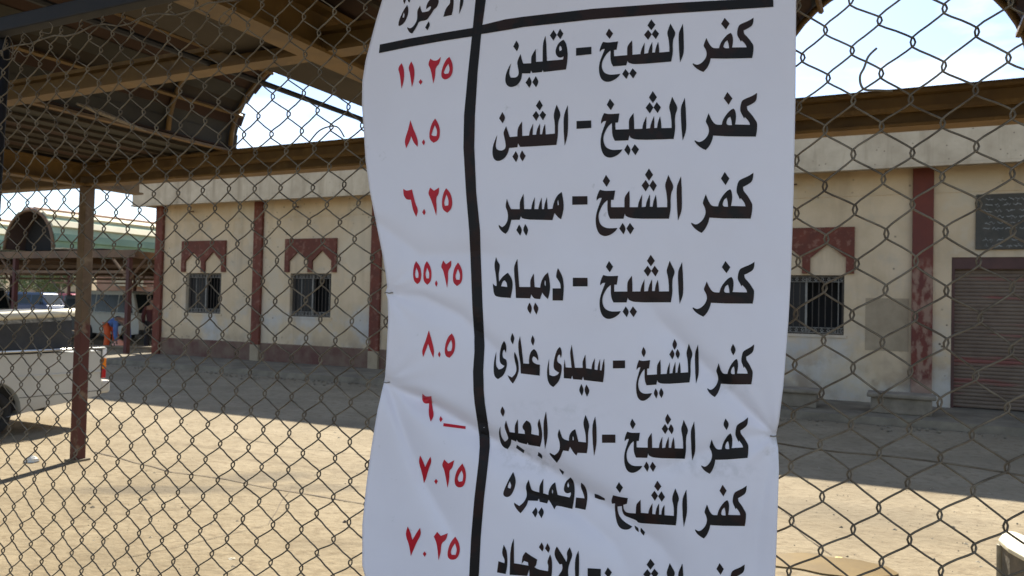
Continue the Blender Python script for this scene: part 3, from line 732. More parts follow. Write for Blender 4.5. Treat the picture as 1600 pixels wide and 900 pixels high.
M_cream = mat('cream_roll', (.62, .58, .45), .55, var=.2, scale=6)
part('hood_roll', MB().tube([pk(x, -.02, hood_z(x) - .02) for x in (.40, .7, 1.1, 1.5, 2.1)], .052, 12), M_cream, PK, smooth=True)
part('bumper', MB().box(pk(-.14, -Wd + .0, .42), PX * .14, PY * Wd, EZ * .17), M_whited, PK, bevel=.03)
tl = part('taillight', MB().box(pk(-.03, -.16, .62), PX * .05, PY * .17, EZ * .40), M_black, PK, bevel=.015)
part('lens', MB().box(pk(-.045, -.16, .62), PX * .055, PY * .185, EZ * .12), M_redl, tl, bevel=.01)
part('lens', MB().box(pk(-.047, -.16, .745), PX * .055, PY * .185, EZ * .14), M_orange, tl, bevel=.01)
part('lens', MB().box(pk(-.047, -.16, .89), PX * .055, PY * .185, EZ * .13), M_wl, tl, bevel=.01)
part('tailgate', MB().box(pk(-.012, -Wd + .2, .55), PX * .014, PY * (Wd - .4), EZ * .42), M_white, PK, bevel=.004)
for x in (xw, 3.9):
    for y in (-.13, -Wd + .13):
        o = part('wheel', MB().lathe([(r * .62, -.1), (r * .9, -.1), (r, -.07), (r, .07), (r * .9, .1), (r * .62, .1), (r * .6, .04), (r * .6, -.04)], pk(x, y, r), PY, 28), M_tyre, PK, smooth=True)
        part('rim', MB().lathe([(r * .6, -.05), (r * .58, -.08), (r * .42, -.05), (r * .15, -.07), (r * .15, .07), (r * .42, .05), (r * .58, .08), (r * .6, .05)], pk(x, y, r), PY, 24), M_rim, o, smooth=True)
part('axle', MB().tube([pk(xw, -.2, r), pk(xw, -Wd + .2, r)], .045, 8), M_black, PK)
part('leaf_spring', MB().tube([pk(.75, -.3, .36), pk(1.2, -.3, .27), pk(xw, -.3, .24), pk(2.3, -.3, .36)], .022, 6), M_black, PK)
part('exhaust', MB().tube([pk(.55, -.32, .25), pk(1.2, -.36, .27), pk(2.0, -.4, .3)], .024, 8), M_black, PK)
# ------------------------------------------------------------------ people
def skin(name, verts, edges, radii, m_, parent, sub=2):
    me = bpy.data.meshes.new(name); me.from_pydata([tuple(v) for v in verts], edges, []); me.materials.append(m_)
    o = link(name, me, parent)
    mod = o.modifiers.new('skin', 'SKIN'); mod.use_smooth_shade = True
    sv = me.skin_vertices[0].data
    for i, q in enumerate(radii):
        sv[i].radius = (q, q) if not isinstance(q, tuple) else q
        sv[i].use_root = (i == 0)
    ss = o.modifiers.new('sub', 'SUBSURF'); ss.levels = sub; ss.render_levels = sub
    return o
M_skin = mat('skin', (.20, .11, .07), .6); M_hair = mat('black_hair', (.015, .012, .01), .8)
M_shirt = mat('blue_shirt', (.07, .14, .34), .85, var=.3, scale=8); M_orange_cloth = mat('orange_cloth', (.62, .10, .02), .8, var=.2, scale=6)
def person(lab, loc, rz, J, shirt_m, trouser_m, extra=None, grp=None):
    t = thing('person', lab, 'person', loc, grp, local=True); t.rotation_euler = (0, 0, rz)
    V = J
    names = ['pelvis', 'waist', 'chest', 'neck', 'head', 'crown', 'lsh', 'lel', 'lwr', 'lha', 'rsh', 'rel', 'rwr', 'rha', 'lhip', 'lkn', 'lan', 'lto', 'rhip', 'rkn', 'ran', 'rto']
    vs = [V[n_] for n_ in names]; ix = {n_: i for i, n_ in enumerate(names)}
    ed = [(a, b) for a, b in (('pelvis', 'waist'), ('waist', 'chest'), ('chest', 'neck'), ('neck', 'head'), ('head', 'crown'), ('chest', 'lsh'), ('lsh', 'lel'), ('lel', 'lwr'), ('lwr', 'lha'), ('chest', 'rsh'), ('rsh', 'rel'), ('rel', 'rwr'), ('rwr', 'rha'), ('pelvis', 'lhip'), ('lhip', 'lkn'), ('lkn', 'lan'), ('lan', 'lto'), ('pelvis', 'rhip'), ('rhip', 'rkn'), ('rkn', 'ran'), ('ran', 'rto'))]
    rad = dict(pelvis=.13, waist=.12, chest=.14, neck=.055, head=.095, crown=.075, lsh=.06, lel=.045, lwr=.03, lha=.035, lhip=.08, lkn=.06, lan=.04, lto=.04)
    for k in list(rad):
        if k[0] == 'l': rad['r' + k[1:]] = rad[k]
    skin('body', vs, [(ix[a], ix[b]) for a, b in ed], [rad[n_] for n_ in names], M_skin, t)
    sn = ['waist', 'pelvis', 'chest', 'lsh', 'lel', 'lwr', 'rsh', 'rel', 'rwr']; si = {n_: i for i, n_ in enumerate(sn)}
    skin('shirt', [V[n_] for n_ in sn], [(si[a], si[b]) for a, b in (('waist', 'pelvis'), ('waist', 'chest'), ('chest', 'lsh'), ('lsh', 'lel'), ('lel', 'lwr'), ('chest', 'rsh'), ('rsh', 'rel'), ('rel', 'rwr'))], [.155, .165, .175, .085, .07, .055, .085, .07, .055], shirt_m, t)
    tn = ['pelvis', 'lhip', 'lkn', 'lan', 'rhip', 'rkn', 'ran']; ti = {n_: i for i, n_ in enumerate(tn)}
    skin('trousers', [V[n_] for n_ in tn], [(ti[a], ti[b]) for a, b in (('pelvis', 'lhip'), ('lhip', 'lkn'), ('lkn', 'lan'), ('pelvis', 'rhip'), ('rhip', 'rkn'), ('rkn', 'ran'))], [.15, .115, .09, .08, .115, .09, .08], trouser_m, t)
    h = Vector(V['head']); c = Vector(V['crown']); up = (c - h).normalized()
    skin('hair', [h + up * .03, c + up * .015], [(0, 1)], [.105, .088], M_hair, t)
    return t
bend = dict(pelvis=(0, 0, .86), waist=(.16, 0, .98), chest=(.42, 0, 1.0), neck=(.56, 0, .95), head=(.66, 0, .87), crown=(.73, 0, .78),
            lsh=(.47, .19, .94), lel=(.50, .24, .66), lwr=(.56, .22, .42), lha=(.58, .21, .33), rsh=(.47, -.19, .94), rel=(.52, -.24, .64), rwr=(.55, -.22, .38), rha=(.57, -.21, .28),
            lhip=(-.02, .12, .80), lkn=(.03, .15, .45), lan=(-.05, .16, .08), lto=(.12, .17, .04), rhip=(-.02, -.12, .80), rkn=(.06, -.15, .45), ran=(-.02, -.16, .08), rto=(.15, -.17, .04))
stand = dict(pelvis=(0, 0, .92), waist=(0, 0, 1.08), chest=(0, 0, 1.32), neck=(0, 0, 1.48), head=(.02, 0, 1.58), crown=(.02, 0, 1.68),
             lsh=(0, .19, 1.38), lel=(.02, .27, 1.1), lwr=(.12, .22, .88), lha=(.15, .2, .8), rsh=(0, -.19, 1.38), rel=(.02, -.27, 1.1), rwr=(.14, -.2, .9), rha=(.18, -.16, .84),
             lhip=(0, .11, .86), lkn=(.03, .13, .48), lan=(0, .14, .08), lto=(.16, .15, .04), rhip=(0, -.11, .86), rkn=(.02, -.13, .48), ran=(-.02, -.14, .08), rto=(.14, -.15, .04))
person('person in a blue shirt and orange trousers bending forward by the low wall', on(172, 551), ang_u, bend, M_shirt, M_orange_cloth)
person('person in dark maroon clothes standing at the corner of the station building', on(236, 549), ang_u + 2.6, stand, mat('maroon_cloth', (.06, .015, .015), .9), mat('dark_trousers', (.02, .02, .025), .9))
bgp = on(180, 551)
bag = thing('orange_bag', 'orange and pale pink bag set down below the hands of the bending person', 'bag', (bgp[0] + .15, bgp[1] - .15, 0), local=True)
link('bag_body', MB().lathe([(.1, 0), (.19, .06), (.2, .2), (.14, .36), (.05, .42)], (0, 0, 0), (0, 0, 1), 12).mesh('bag_body', mat('pink_plastic_bag', (.7, .34, .26), .5)), bag, smooth=True)
# ------------------------------------------------------------------ low wall, far buildings, trees
LW = MB(); a = atz(120, 556); b = atz(238, 558)
dv = (b - a).normalized(); nv = Vector((-dv.y, dv.x, 0))
LWt = thing('low_wall', 'low cream concrete kerb wall running left from the corner of the station building', 'wall', tuple(a))
part('kerb_body', MB().box(a, b - a, nv * .3, EZ * .24), M_conc, LWt, bevel=.02)
part('coping', MB().box(a - dv * .03 - nv * .03 + EZ * .24, (b - a) * 1.0 + dv * .06, nv * .36, EZ * .06), M_pave, LWt, bevel=.01)
M_brick = mat('far_brick', (.34, .17, .11), .9, col2=(.40, .26, .17), scale=.4); M_beige = mat('far_beige_render', (.52, .43, .28), .9, var=.15, scale=.3)
M_shade = mat('far_dark_opening', (.03, .03, .03), .5)
def far_building(lab, px0, px1, dist, H, m_, floors, cols):
    c0 = EYE + ray(px0, 470) * dist; c1 = EYE + ray(px1, 470) * dist
    c0.z = 0; c1.z = 0; d = (c1 - c0); W = d.length; d.normalize(); n_ = Vector((-d.y, d.x, 0))
    t = thing('apartment_block', lab, 'building', tuple(c0))
    part('wall', MB().box(c0, d * W, n_ * 10, EZ * H), m_, t)
    part('parapet', MB().box(c0 - d * .2 - n_ * .2 + EZ * H, d * (W + .4), n_ * 10.4, EZ * .5), M_beige, t)
    for f in range(floors):
        for c in range(cols):
            x = W * (c + .5) / cols; z = 1.0 + f * 3.1
            wv = part('window', MB().box(c0 + d * (x - .6) - n_ * .05 + EZ * z, d * 1.2, n_ * .06, EZ * 1.4), M_beige, t)
            part('pane', MB().box(c0 + d * (x - .5) - n_ * .07 + EZ * (z + .1), d * 1.0, n_ * .03, EZ * 1.2), M_shade, wv)
        part('balcony', MB().box(c0 + d * (W * .3) - n_ * .9 + EZ * (f * 3.1 + 3.0), d * (W * .4), n_ * .9, EZ * .15).box(c0 + d * (W * .3) - n_ * .9 + EZ * (f * 3.1 + 3.15), d * (W * .4), n_ * .06, EZ * .8), M_beige, t)
far_building('red brick block far off behind the canopy posts beside the station building', 150, 262, 92, 6.2, M_brick, 2, 5)
far_building('beige rendered block far off seen under the canopy behind the pickup', 20, 120, 105, 6.0, M_beige, 2, 6)
far_building('pale far block at the left edge of the photo beneath the canopy', -110, 8, 98, 5.0, M_beige, 1, 5)
bw = thing('boundary_wall', 'long low beige boundary wall far behind the parked vehicles', 'wall', tuple(on(60, 487)))
a = Vector(on(-200, 484)); b = Vector(on(330, 490))
part('wall_run', MB().box(a, b - a, Vector((0, .25, 0)), EZ * 2.0), mat('boundary_render', (.33, .25, .16), .9, var=.3, scale=.5), bw)
M_leaf = mat('tree_foliage', (.075, .11, .035), .7, col2=(.12, .13, .05), scale=2); M_bark = mat('tree_bark', (.10, .07, .045), .9)
def tree(lab, px, dist, H, seed):
    rr_ = random.Random(seed); c = EYE + ray(px, 470) * dist; c.z = 0
    t = thing('leafy_tree', lab, 'tree', tuple(c), 'trees far behind the canopy')
    tb = MB().tube([c, c + Vector((.1, 0, H * .3)), c + Vector((-.05, 0, H * .55)), c + Vector((.1, 0, H * .8))], [.22, .17, .11, .04], 7)
    for k in range(6):
        z = H * rr_.uniform(.3, .6); a_ = rr_.uniform(0, 6.3); l_ = rr_.uniform(.8, 1.8)
        tb.tube([c + Vector((0, 0, z)), c + Vector((math.cos(a_) * l_, math.sin(a_) * l_, z + l_ * .6))], [.07, .02], 5)
    part('trunk', tb, M_bark, t)
    cr = MB(); cl = [(rr_.uniform(-1.8, 1.8), rr_.uniform(-1.8, 1.8), H * rr_.uniform(.45, .95), rr_.uniform(.6, 1.1)) for _ in range(13)]
    for i in range(2600):
        q = rr_.choice(cl); v = Vector((rr_.gauss(0, 1), rr_.gauss(0, 1), rr_.gauss(0, .8))); v = v.normalized() * q[3] * rr_.uniform(.55, 1.05)
        p = c + Vector(q[:3]) + v; s_ = rr_.uniform(.06, .14)
        a_ = Vector((rr_.uniform(-1, 1), rr_.uniform(-1, 1), rr_.uniform(-1, 1))).normalized(); b_ = a_.orthogonal().normalized()
        cr.add([p - a_ * s_, p + b_ * s_ * .6, p + a_ * s_, p - b_ * s_ * .6], [(0, 1, 2, 3)])
    me = bpy.data.meshes.new('crown'); me.from_pydata(cr.v, [], cr.f); me.materials.append(M_leaf); link('crown', me, t)
tree('leafy tree left of the two posts behind the pickup hood', 22, 74, 5.4, 1)
tree('leafy tree seen between the canopy posts above the red microbus', 92, 80, 5.2, 2)
tree('leafy tree beyond the gap left of the near post', 64, 86, 5.0, 4)
# ------------------------------------------------------------------ things at the lower right and litter
c = atz(1561, 935); BXt = thing('cream_topped_block', 'cream topped block with rounded corner and dark sides at the lower right edge', 'block', tuple(c))
zt = .0
tz = 0.42
q0 = atz(1560, 842, tz); q1 = atz(1576, 829, tz); q2 = atz(1640, 852, tz); q3 = atz(1640, 888, tz); q4 = atz(1600, 869, tz)
poly = [q0, atz(1566, 834, tz), q1, atz(1588, 831, tz), q2, atz(1760, 905, tz), atz(1760, 960, tz), q3, q4, atz(1575, 855, tz)]
def slab(poly, z0, z1):
    mb = MB(); n_ = len(poly)
    mb.v = [(p.x, p.y, z0) for p in poly] + [(p.x, p.y, z1) for p in poly]
    mb.f = [tuple(range(n_)), tuple(range(n_, 2 * n_))] + [(i, (i + 1) % n_, n_ + (i + 1) % n_, n_ + i) for i in range(n_)]
    return mb
part('top_slab', slab(poly, tz - .03, tz), mat('cream_paint', (.70, .64, .46), .6, var=.15, scale=12, bump=.3, bscale=40, dist=.004), BXt, bevel=.008)
ctr = sum(poly, Vector()) / len(poly)
part('side', slab([ctr + (p - ctr) * .94 for p in poly], 0, tz - .03), mat('grimy_block', (.16, .13, .09), .8, col2=(.07, .065, .05), scale=7, bump=.4, bscale=20), BXt)
part('corner_strip', MB().tube([Vector((q0.x, q0.y, 0)) + (ctr - q0) * .05, Vector((q0.x, q0.y, tz - .03)) + Vector(((ctr - q0).x, (ctr - q0).y, 0)) * .05], .02, 8), mat('grey_edge', (.30, .27, .2), .6, var=.4, scale=12), BXt)
def litter(name, lab, px, py, m_, r_, n_, seed, cat='litter'):
    rr_ = random.Random(seed); c = atz(px, py); mb = MB(); nn = 9; rings = 5
    for i in range(rings + 1):
        a_ = math.pi / 2 * i / rings
        for k in range(nn):
            q = 2 * math.pi * k / nn; rad_ = r_ * math.cos(a_) * rr_.uniform(.7, 1.25)
            mb.v.append((c.x + rad_ * math.cos(q), c.y + rad_ * math.sin(q) * .8, .003 + r_ * n_ * math.sin(a_) * rr_.uniform(.75, 1.2)))
    for i in range(rings):
        for k in range(nn): mb.f.append((i * nn + k, i * nn + (k + 1) % nn, (i + 1) * nn + (k + 1) % nn, (i + 1) * nn + k))
    mb.f.append(tuple(range(rings * nn, rings * nn + nn)))
    link(name, mb.mesh(name, m_), None, label=lab, cat=cat)
litter('crumpled_paper', 'crumpled white paper lying on the ground left of the post foot', 50, 722, mat('white_paper', (.75, .74, .7), .8), .065, .9, 1)
ly = mat('yellow_scrap', (.62, .45, .12), .7)
for k, (x, y, lab) in enumerate(((1288, 877, 'larger yellow scrap lying at the edge of the muddy puddle'), (1311, 873, 'small yellow scrap right of the larger one in the puddle'))):
    litter('yellow_scrap', lab, x, y, ly, .03, .25, 5 + k)
litter('pale_scrap', 'small pale scrap on the sunlit ground low left of the banner', 362, 874, mat('pale_scrap', (.66, .6, .48), .8), .025, .3, 9)
litter('dark_stone', 'small dark stone on the sunlit yard near the banner edge', 539, 817, mat('dark_stone', (.08, .06, .05), .9), .02, .8, 10, 'stone')
# ------------------------------------------------------------------ chain link fence
FB = Vector((0, 1.45, 0)); FN = -ED            # FN points to the camera
def fence_pt(s, z, dep=0.0):
    D = Vector((s * 3.1, z * 3.1, 4.2)); D2 = Vector((s * 9.0, z * 9.0, 1.7))
    a = .009 * noise.noise(D) + .0075 * noise.noise(D2); b = .009 * noise.noise(D + Vector((31, 7, 0))) + .0075 * noise.noise(D2 + Vector((5, 9, 1))); c = .012 * noise.noise(D * .6 + Vector((3, 3, 9)))
    c += .004 * noise.noise(D2 * 1.3)
    return FB + EU * (s + a) + EZ * (z + b) + FN * (dep + c)
CF = thing('chain_link_fence', 'rusty grey chain link fence with dark top rail across the whole foreground', 'fence', tuple(FB))
pk0 = onplane(1373, 788, FB, ED); s0 = (pk0 - FB).dot(EU); z0 = pk0.z
CW = .0405; CV = .081; WR = .00165
k0 = int((-2.05 - s0) / CW); k1 = int((1.45 - s0) / CW)
ZTOP = (onplane(0, 43, FB, ED).z + onplane(215, -3, FB, ED).z) / 2 - .03
def wire_pts(k, za, zb):
    """zigzag strand between knot column k and k+1: flat spiral, front on the way right, behind on the way back"""
    pts = []; par = k % 2
    zs = z0 + (CV / 2 if par else 0)
    n0 = math.floor((za - zs) / CV)
    z_ = zs + n0 * CV
    while z_ < zb:
        # left knot at z_, right knot at z_+CV/2
        for (fx, fz, fd) in ((-.04, -.15, -.4), (-.075, 0.0, .4), (-.03, .13, 1), (.2, .31, .9), (.5, .5, .55), (.8, .69, .9), (1.03, .86, 1),
                             (1.075, 1.0, -.4), (1.04, 1.14, -1), (.8, 1.31, -.9), (.5, 1.5, -.55), (.2, 1.69, -.9)):
            z = z_ + CV / 2 * fz
            if za <= z <= zb: pts.append(fence_pt(s0 + (k + fx) * CW, z, .0034 * fd))
        z_ += CV
    return pts
for k in range(k0, k1 + 1):
    mb = MB().tube(wire_pts(k, .04, ZTOP), WR, 5)
    part('wire', mb, M_wire, CF, smooth=True)
# tension wires, rail, posts
sl_ = -2.05; sr_ = 1.45
rp1 = onplane(0, 43, FB, ED); rp2 = onplane(215, -3, FB, ED)
zr = (rp1.z + rp2.z) / 2
part('tension_wire', MB().tube([fence_pt(sl_ + i * .05, zr - .058 - .006 * math.sin(i * 1.7), .004) for i in range(int((sr_ - sl_) / .05))], .0022, 5), M_wire, CF, smooth=True)
part('top_rail', MB().box(FB + EU * sl_ + EZ * (zr - .02) - FN * .02, EU * (sr_ - sl_), FN * .04, EZ * .04), M_blue, CF, bevel=.004)
sp0 = (onplane(3, 200, FB, ED) - FB).dot(EU)
pa = onplane(7, 45, FB - FN * .03, ED); pb_ = onplane(-22, 520, FB - FN * .03, ED); pb_ = pa + (pb_ - pa) * (pa.z / (pa.z - pb_.z))
part('fence_post', MB().tube([pb_, pa], .017, 8), M_blue, CF, smooth=True)
pa = FB + EU * (sr_ - .02) - FN * .03 + EZ * zr
part('fence_post', MB().tube([Vector((pa.x, pa.y, 0)), pa], .017, 8), M_blue, CF, smooth=True)
part('tension_wire', MB().tube([fence_pt(sl_ + i * .05, .07, .004) for i in range(int((sr_ - sl_) / .05))], .0022, 5), M_wire, CF, smooth=True)
def loose(pxs, dep, r=.0014):
    P_ = [onplane(x, y, FB + FN * dep, ED) for x, y in pxs]; out = []
    for i in range(len(P_) - 1):
        a = P_[max(i - 1, 0)]; b = P_[i]; c = P_[i + 1]; d = P_[min(i + 2, len(P_) - 1)]
        for j in range(6):
            t = j / 6
            out.append(.5 * ((2 * b) + (-a + c) * t + (2 * a - 5 * b + 4 * c - d) * t * t + (-a + 3 * b - 3 * c + d) * t ** 3))
    out.append(P_[-1])
    part('loose_wire', MB().tube(out, r, 5), M_wire, CF, smooth=True)
loose([(2, 88), (6, 70), (12, 56), (20, 70), (18, 90), (6, 92), (4, 78)], .012)
loose([(36, 50), (48, 62), (52, 78), (40, 88), (28, 80), (22, 95)], .01)
loose([(75, 33), (82, 40), (78, 52), (66, 50)], .01)
loose([(349, 20), (360, 28), (358, 38), (345, 40), (343, 30), (352, 20), (368, 8)], .01)
loose([(1370, 75), (1357, 88), (1350, 106), (1344, 118), (1345, 132), (1352, 140), (1372, 141), (1395, 142)], .012, .0018)
loose([(484, 221), (498, 205), (514, 198), (528, 199), (538, 214)], .012, .0016)
loose([(1200, 690), (1290, 704), (1400, 714), (1500, 727), (1610, 745)], -.006, .0014)
# ------------------------------------------------------------------ banner
BP = FB + FN * .038
def dseg(x, y, P):
    best = (1e9, 0, 0); tot = sum(math.hypot(P[i + 1][0] - P[i][0], P[i + 1][1] - P[i][1]) for i in range(len(P) - 1)); acc = 0
    for i in range(len(P) - 1):
        (ax, ay), (bx, by) = P[i], P[i + 1]; dx, dy = bx - ax, by - ay; L2 = dx * dx + dy * dy
        t = max(0, min(1, ((x - ax) * dx + (y - ay) * dy) / L2)); qx, qy = ax + dx * t, ay + dy * t
        d = math.hypot(x - qx, y - qy); sg = 1 if dx * (y - ay) - dy * (x - ax) > 0 else -1
        if d < best[0]: best = (d, sg, (acc + t * math.sqrt(L2)) / tot)
        acc += math.sqrt(L2)
    return best
FOLDS = [  # polyline, depth(m), width above px, width below px, fade power
    ([(602, 597), (660, 622), (740, 668), (800, 702), (870, 738), (960, 796), (1030, 850), (1080, 920)], .0125, 15, 46, 1),
    ([(604, 456), (660, 462), (720, 492), (790, 560), (860, 590)], .0045, 12, 30, 0),
    ([(1213, 681), (1150, 620), (1090, 560), (1030, 500), (985, 430)], .0050, 26, 16, 0),
    ([(602, 597), (625, 660), (660, 750), (700, 820), (740, 900)], .0055, 22, 14, 0),
    ([(1213, 681), (1195, 760), (1180, 860), (1176, 960)], .0035, 14, 20, 0),
    ([(565, 330), (660, 400), (745, 395), (850, 410)], .0030, 20, 30, 0),
    ([(800, 760), (900, 800), (960, 850), (1000, 940)], .0045, 22, 30, 0),
    ([(1213, 681), (1140, 690), (1040, 730), (960, 745)], .0028, 18, 16, 0),
    ([(604, 456), (590, 400), (575, 340)], .003, 14, 14, 0)]
def relief(x, y):
    g = .004 * noise.noise(Vector((x * .0042, y * .0042, 3))) + .0016 * noise.noise(Vector((x * .014, y * .012, 8))) + .0006 * noise.noise(Vector((x * .05, y * .03, 2)))
    g += .007 * math.exp(-((x - 1000) / 170) ** 2) * math.exp(-((y - 120) / 260) ** 2)
    g -= .010 * math.exp(-((x - 570) / 40) ** 2) * max(0, 1 - abs(y - 180) / 260)
    for P, dep, wa, wb, _ in FOLDS:
        d, sg, t = dseg(x, y, P); w_ = wa if sg < 0 else wb
        w_ = w_ * (.45 + .8 * t)
        if d < 4.5 * w_:
            fade = 1.7 * min(1, t * 8 + .25) * min(1, (1 - t) * 3)
            g -= dep * fade * math.exp(-(d / w_) ** 1.5)
    for (cx, cy) in ((604, 456), (602, 597), (1213, 681)):
        rr_ = math.hypot(x - cx, y - cy)
        if rr_ < 320: g -= .011 * math.exp(-rr_ / 16); g += .0016 * math.sin(math.atan2(y - cy, x - cx) * 11 + cx) * math.exp(-rr_ / 70) * min(1, rr_ / 12)
    return max(g, -.03)
def bpt(x, y, off=0.0):
    return onplane(x, y, BP + FN * (relief(x, y) + off), ED)
LEFT = [(-80, 612), (0, 597), (30, 588), (64, 579), (95, 571), (128, 566), (166, 565.5), (200, 568), (250, 571), (300, 578), (350, 588), (400, 598), (430, 603), (448, 605), (457, 602.5), (466, 605.5), (500, 606.5), (560, 603.5), (590, 601.5), (597, 600), (606, 598), (640, 590), (700, 580), (760, 572), (820, 566), (884, 566), (900, 570), (960, 582), (1100, 590)]
RIGHT = [(-80, 1246), (0, 1244), (150, 1243), (300, 1240), (425, 1236), (500, 1232), (603, 1224), (660, 1217), (676, 1213), (684, 1213), (700, 1215.5), (735, 1217), (800, 1215), (860, 1213), (900, 1211), (1000, 1208), (1100, 1206)]
def lerp_tab(T, y):
    for (a, xa), (b, xb) in zip(T[:-1], T[1:]):
        if y <= b: 
            t = (y - a) / (b - a); return xa + (xb - xa) * t
    return T[-1][1]
M_vinyl = mat('white_vinyl', (.90, .855, .90), .42, col2=(.87, .825, .87), scale=5, bump=.05, bscale=60, dist=.002, spec=.45)
layer(M_vinyl, times(M_vinyl, ramp_noise(M_vinyl, 38, .66, .74), times(M_vinyl, ramp_noise(M_vinyl, 4, .5, .62), .5)), (.42, .40, .38))
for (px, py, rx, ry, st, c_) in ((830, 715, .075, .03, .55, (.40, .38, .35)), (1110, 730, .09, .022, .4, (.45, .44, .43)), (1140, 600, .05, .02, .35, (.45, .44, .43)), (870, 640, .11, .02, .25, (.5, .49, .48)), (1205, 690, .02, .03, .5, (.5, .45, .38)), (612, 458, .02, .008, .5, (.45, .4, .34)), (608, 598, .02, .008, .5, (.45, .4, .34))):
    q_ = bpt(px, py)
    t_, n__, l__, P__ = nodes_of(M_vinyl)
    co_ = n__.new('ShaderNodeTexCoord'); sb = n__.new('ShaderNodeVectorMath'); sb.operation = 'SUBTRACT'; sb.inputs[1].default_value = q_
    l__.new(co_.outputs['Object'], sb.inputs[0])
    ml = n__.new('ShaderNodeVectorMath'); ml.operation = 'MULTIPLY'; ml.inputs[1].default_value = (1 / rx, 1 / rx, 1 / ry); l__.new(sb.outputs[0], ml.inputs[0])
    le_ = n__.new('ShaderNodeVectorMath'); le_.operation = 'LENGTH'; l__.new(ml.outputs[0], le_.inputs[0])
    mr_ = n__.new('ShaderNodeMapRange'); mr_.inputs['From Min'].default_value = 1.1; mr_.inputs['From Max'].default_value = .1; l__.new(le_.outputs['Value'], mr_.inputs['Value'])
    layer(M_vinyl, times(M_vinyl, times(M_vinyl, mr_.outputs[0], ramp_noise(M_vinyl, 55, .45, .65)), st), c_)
gs = 4.0; nyb = int(1180 / gs); nxb = 166
bb = MB()
for j in range(nyb + 1):
    y = -80 + 1180 * j / nyb; xl, xr = lerp_tab(LEFT, y), lerp_tab(RIGHT, y)
    for i in range(nxb + 1):
        bb.v.append(tuple(bpt(xl + (xr - xl) * i / nxb, y)))
for j in range(nyb):
    for i in range(nxb):
        a = j * (nxb + 1) + i; bb.f.append((a, a + nxb + 1, a + nxb + 2, a + 1))
me = bpy.data.meshes.new('price_banner'); me.from_pydata(bb.v, [], bb.f); me.materials.append(M_vinyl)
BN = link('price_banner', me, None, smooth=True, label='white vinyl fare banner with black Arabic route names and red prices on the fence', cat='banner')
so = BN.modifiers.new('thickness', 'SOLIDIFY'); so.thickness = .0007; so.offset = 1 if me.polygons[0].normal.dot(FN) < 0 else -1
def inkmat(name, c, r_):
    M = mat(name, c, r_, var=.2, scale=30, spec=.25); return M
M_ink = inkmat('black_ink', (.012, .010, .010), .55); M_rink = inkmat('red_ink', (.60, .014, .03), .4)
M_ink.node_tree.nodes['Principled BSDF'].inputs['Base Color'].default_value = (.012, .010, .012, 1)
layer(M_ink, times(M_ink, ramp_noise(M_ink, 14, .48, .56), .8), (.030, .012, .009))  # brown patches paint a warm reflection into the ink colour
def chaikin(P, it=2, lim=.82):
    for _ in range(it):
        Q = []; n_ = len(P)
        for i in range(n_):
            a, b, c = Vector(P[i - 1]), Vector(P[i]), Vector(P[(i + 1) % n_]); u, v = b - a, c - b
            if u.length < 1e-6 or v.length < 1e-6: continue
            if u.normalized().dot(v.normalized()) > lim * .6 + .0 and u.normalized().dot(v.normalized()) < .995:
                Q += [tuple(b - u * .25), tuple(b + v * .25)]
            else: Q.append(tuple(b))
        P = Q
    return P
def ink(name, loops_list, m_, lab, off=.0009, smooth_it=2, cell=8.0):
    """loops_list: list of (outer, [holes]) in photo pixels, printed on the banner surface"""
    bm = bmesh.new()
    for outer, holes in loops_list:
        loops = [chaikin(outer, smooth_it)] + [chaikin(h, smooth_it) for h in holes]
        flat = [p for l in loops for p in l]
        tris = tessellate_polygon([[Vector((p[0], p[1], 0)) for p in l] for l in loops])
        vs = [bm.verts.new((p[0], p[1], 0)) for p in flat]
        for t in tris:
            try: bm.faces.new([vs[i] for i in t])
            except ValueError: pass
    xs_ = [v.co.x for v in bm.verts]; ys_ = [v.co.y for v in bm.verts]
    for ax, lo, hi in ((0, min(xs_), max(xs_)), (1, min(ys_), max(ys_))):
        c = math.floor(lo / cell) * cell + cell
        while c < hi:
            nn = (1, 0, 0) if ax == 0 else (0, 1, 0); co = (c, 0, 0) if ax == 0 else (0, c, 0)
            bmesh.ops.bisect_plane(bm, geom=list(bm.verts) + list(bm.edges) + list(bm.faces), plane_co=co, plane_no=nn)
            c += cell
    for v in bm.verts: v.co = bpt(v.co.x, v.co.y, off)
    me = bpy.data.meshes.new(name); bm.normal_update(); bm.to_mesh(me); bm.free(); me.materials.append(m_)
    return link(name, me, BN, label=lab)
def tr(x0_, y0_, s, P): return [(x0_ + s * p[0], y0_ + s * p[1]) for p in P]
def affine(src, dst):
    (x1, y1), (x2, y2), (x3, y3) = src
    A = Matrix(((x1, y1, 1), (x2, y2, 1), (x3, y3, 1))).inverted()
    ax = A @ Vector([d[0] for d in dst]); ay = A @ Vector([d[1] for d in dst])
    return lambda P: [(ax[0] * x + ax[1] * y + ax[2], ay[0] * x + ay[1] * y + ay[2]) for x, y in P]
def dia(t, r_, b, l_): return [t, r_, b, l_]
KAFR = [([(878,80),(868,190),(790,240),(745,262),(748,310),(800,370),(850,455),(866,490),(858,590),(842,668),(500,665),(315,655),(300,720),(262,800),(215,850),(175,830),(120,790),(80,735),(85,718),(130,745),(170,735),(215,700),(250,650),(268,590),(258,530),(232,480),(230,455),(268,355),(300,440),(335,495),(370,510),(425,510),(440,450),(480,380),(540,310),(580,292),(600,320),(608,390),(600,460),(590,505),(775,510),(770,480),(745,440),(715,405),(705,425),(685,380),(658,325),(668,240),(690,180),(740,155),(820,120)],
         [[(480,490),(500,425),(535,400),(548,450),(552,515),(500,515)]]), ([(510,70),(570,155),(520,240),(462,155)], [])]
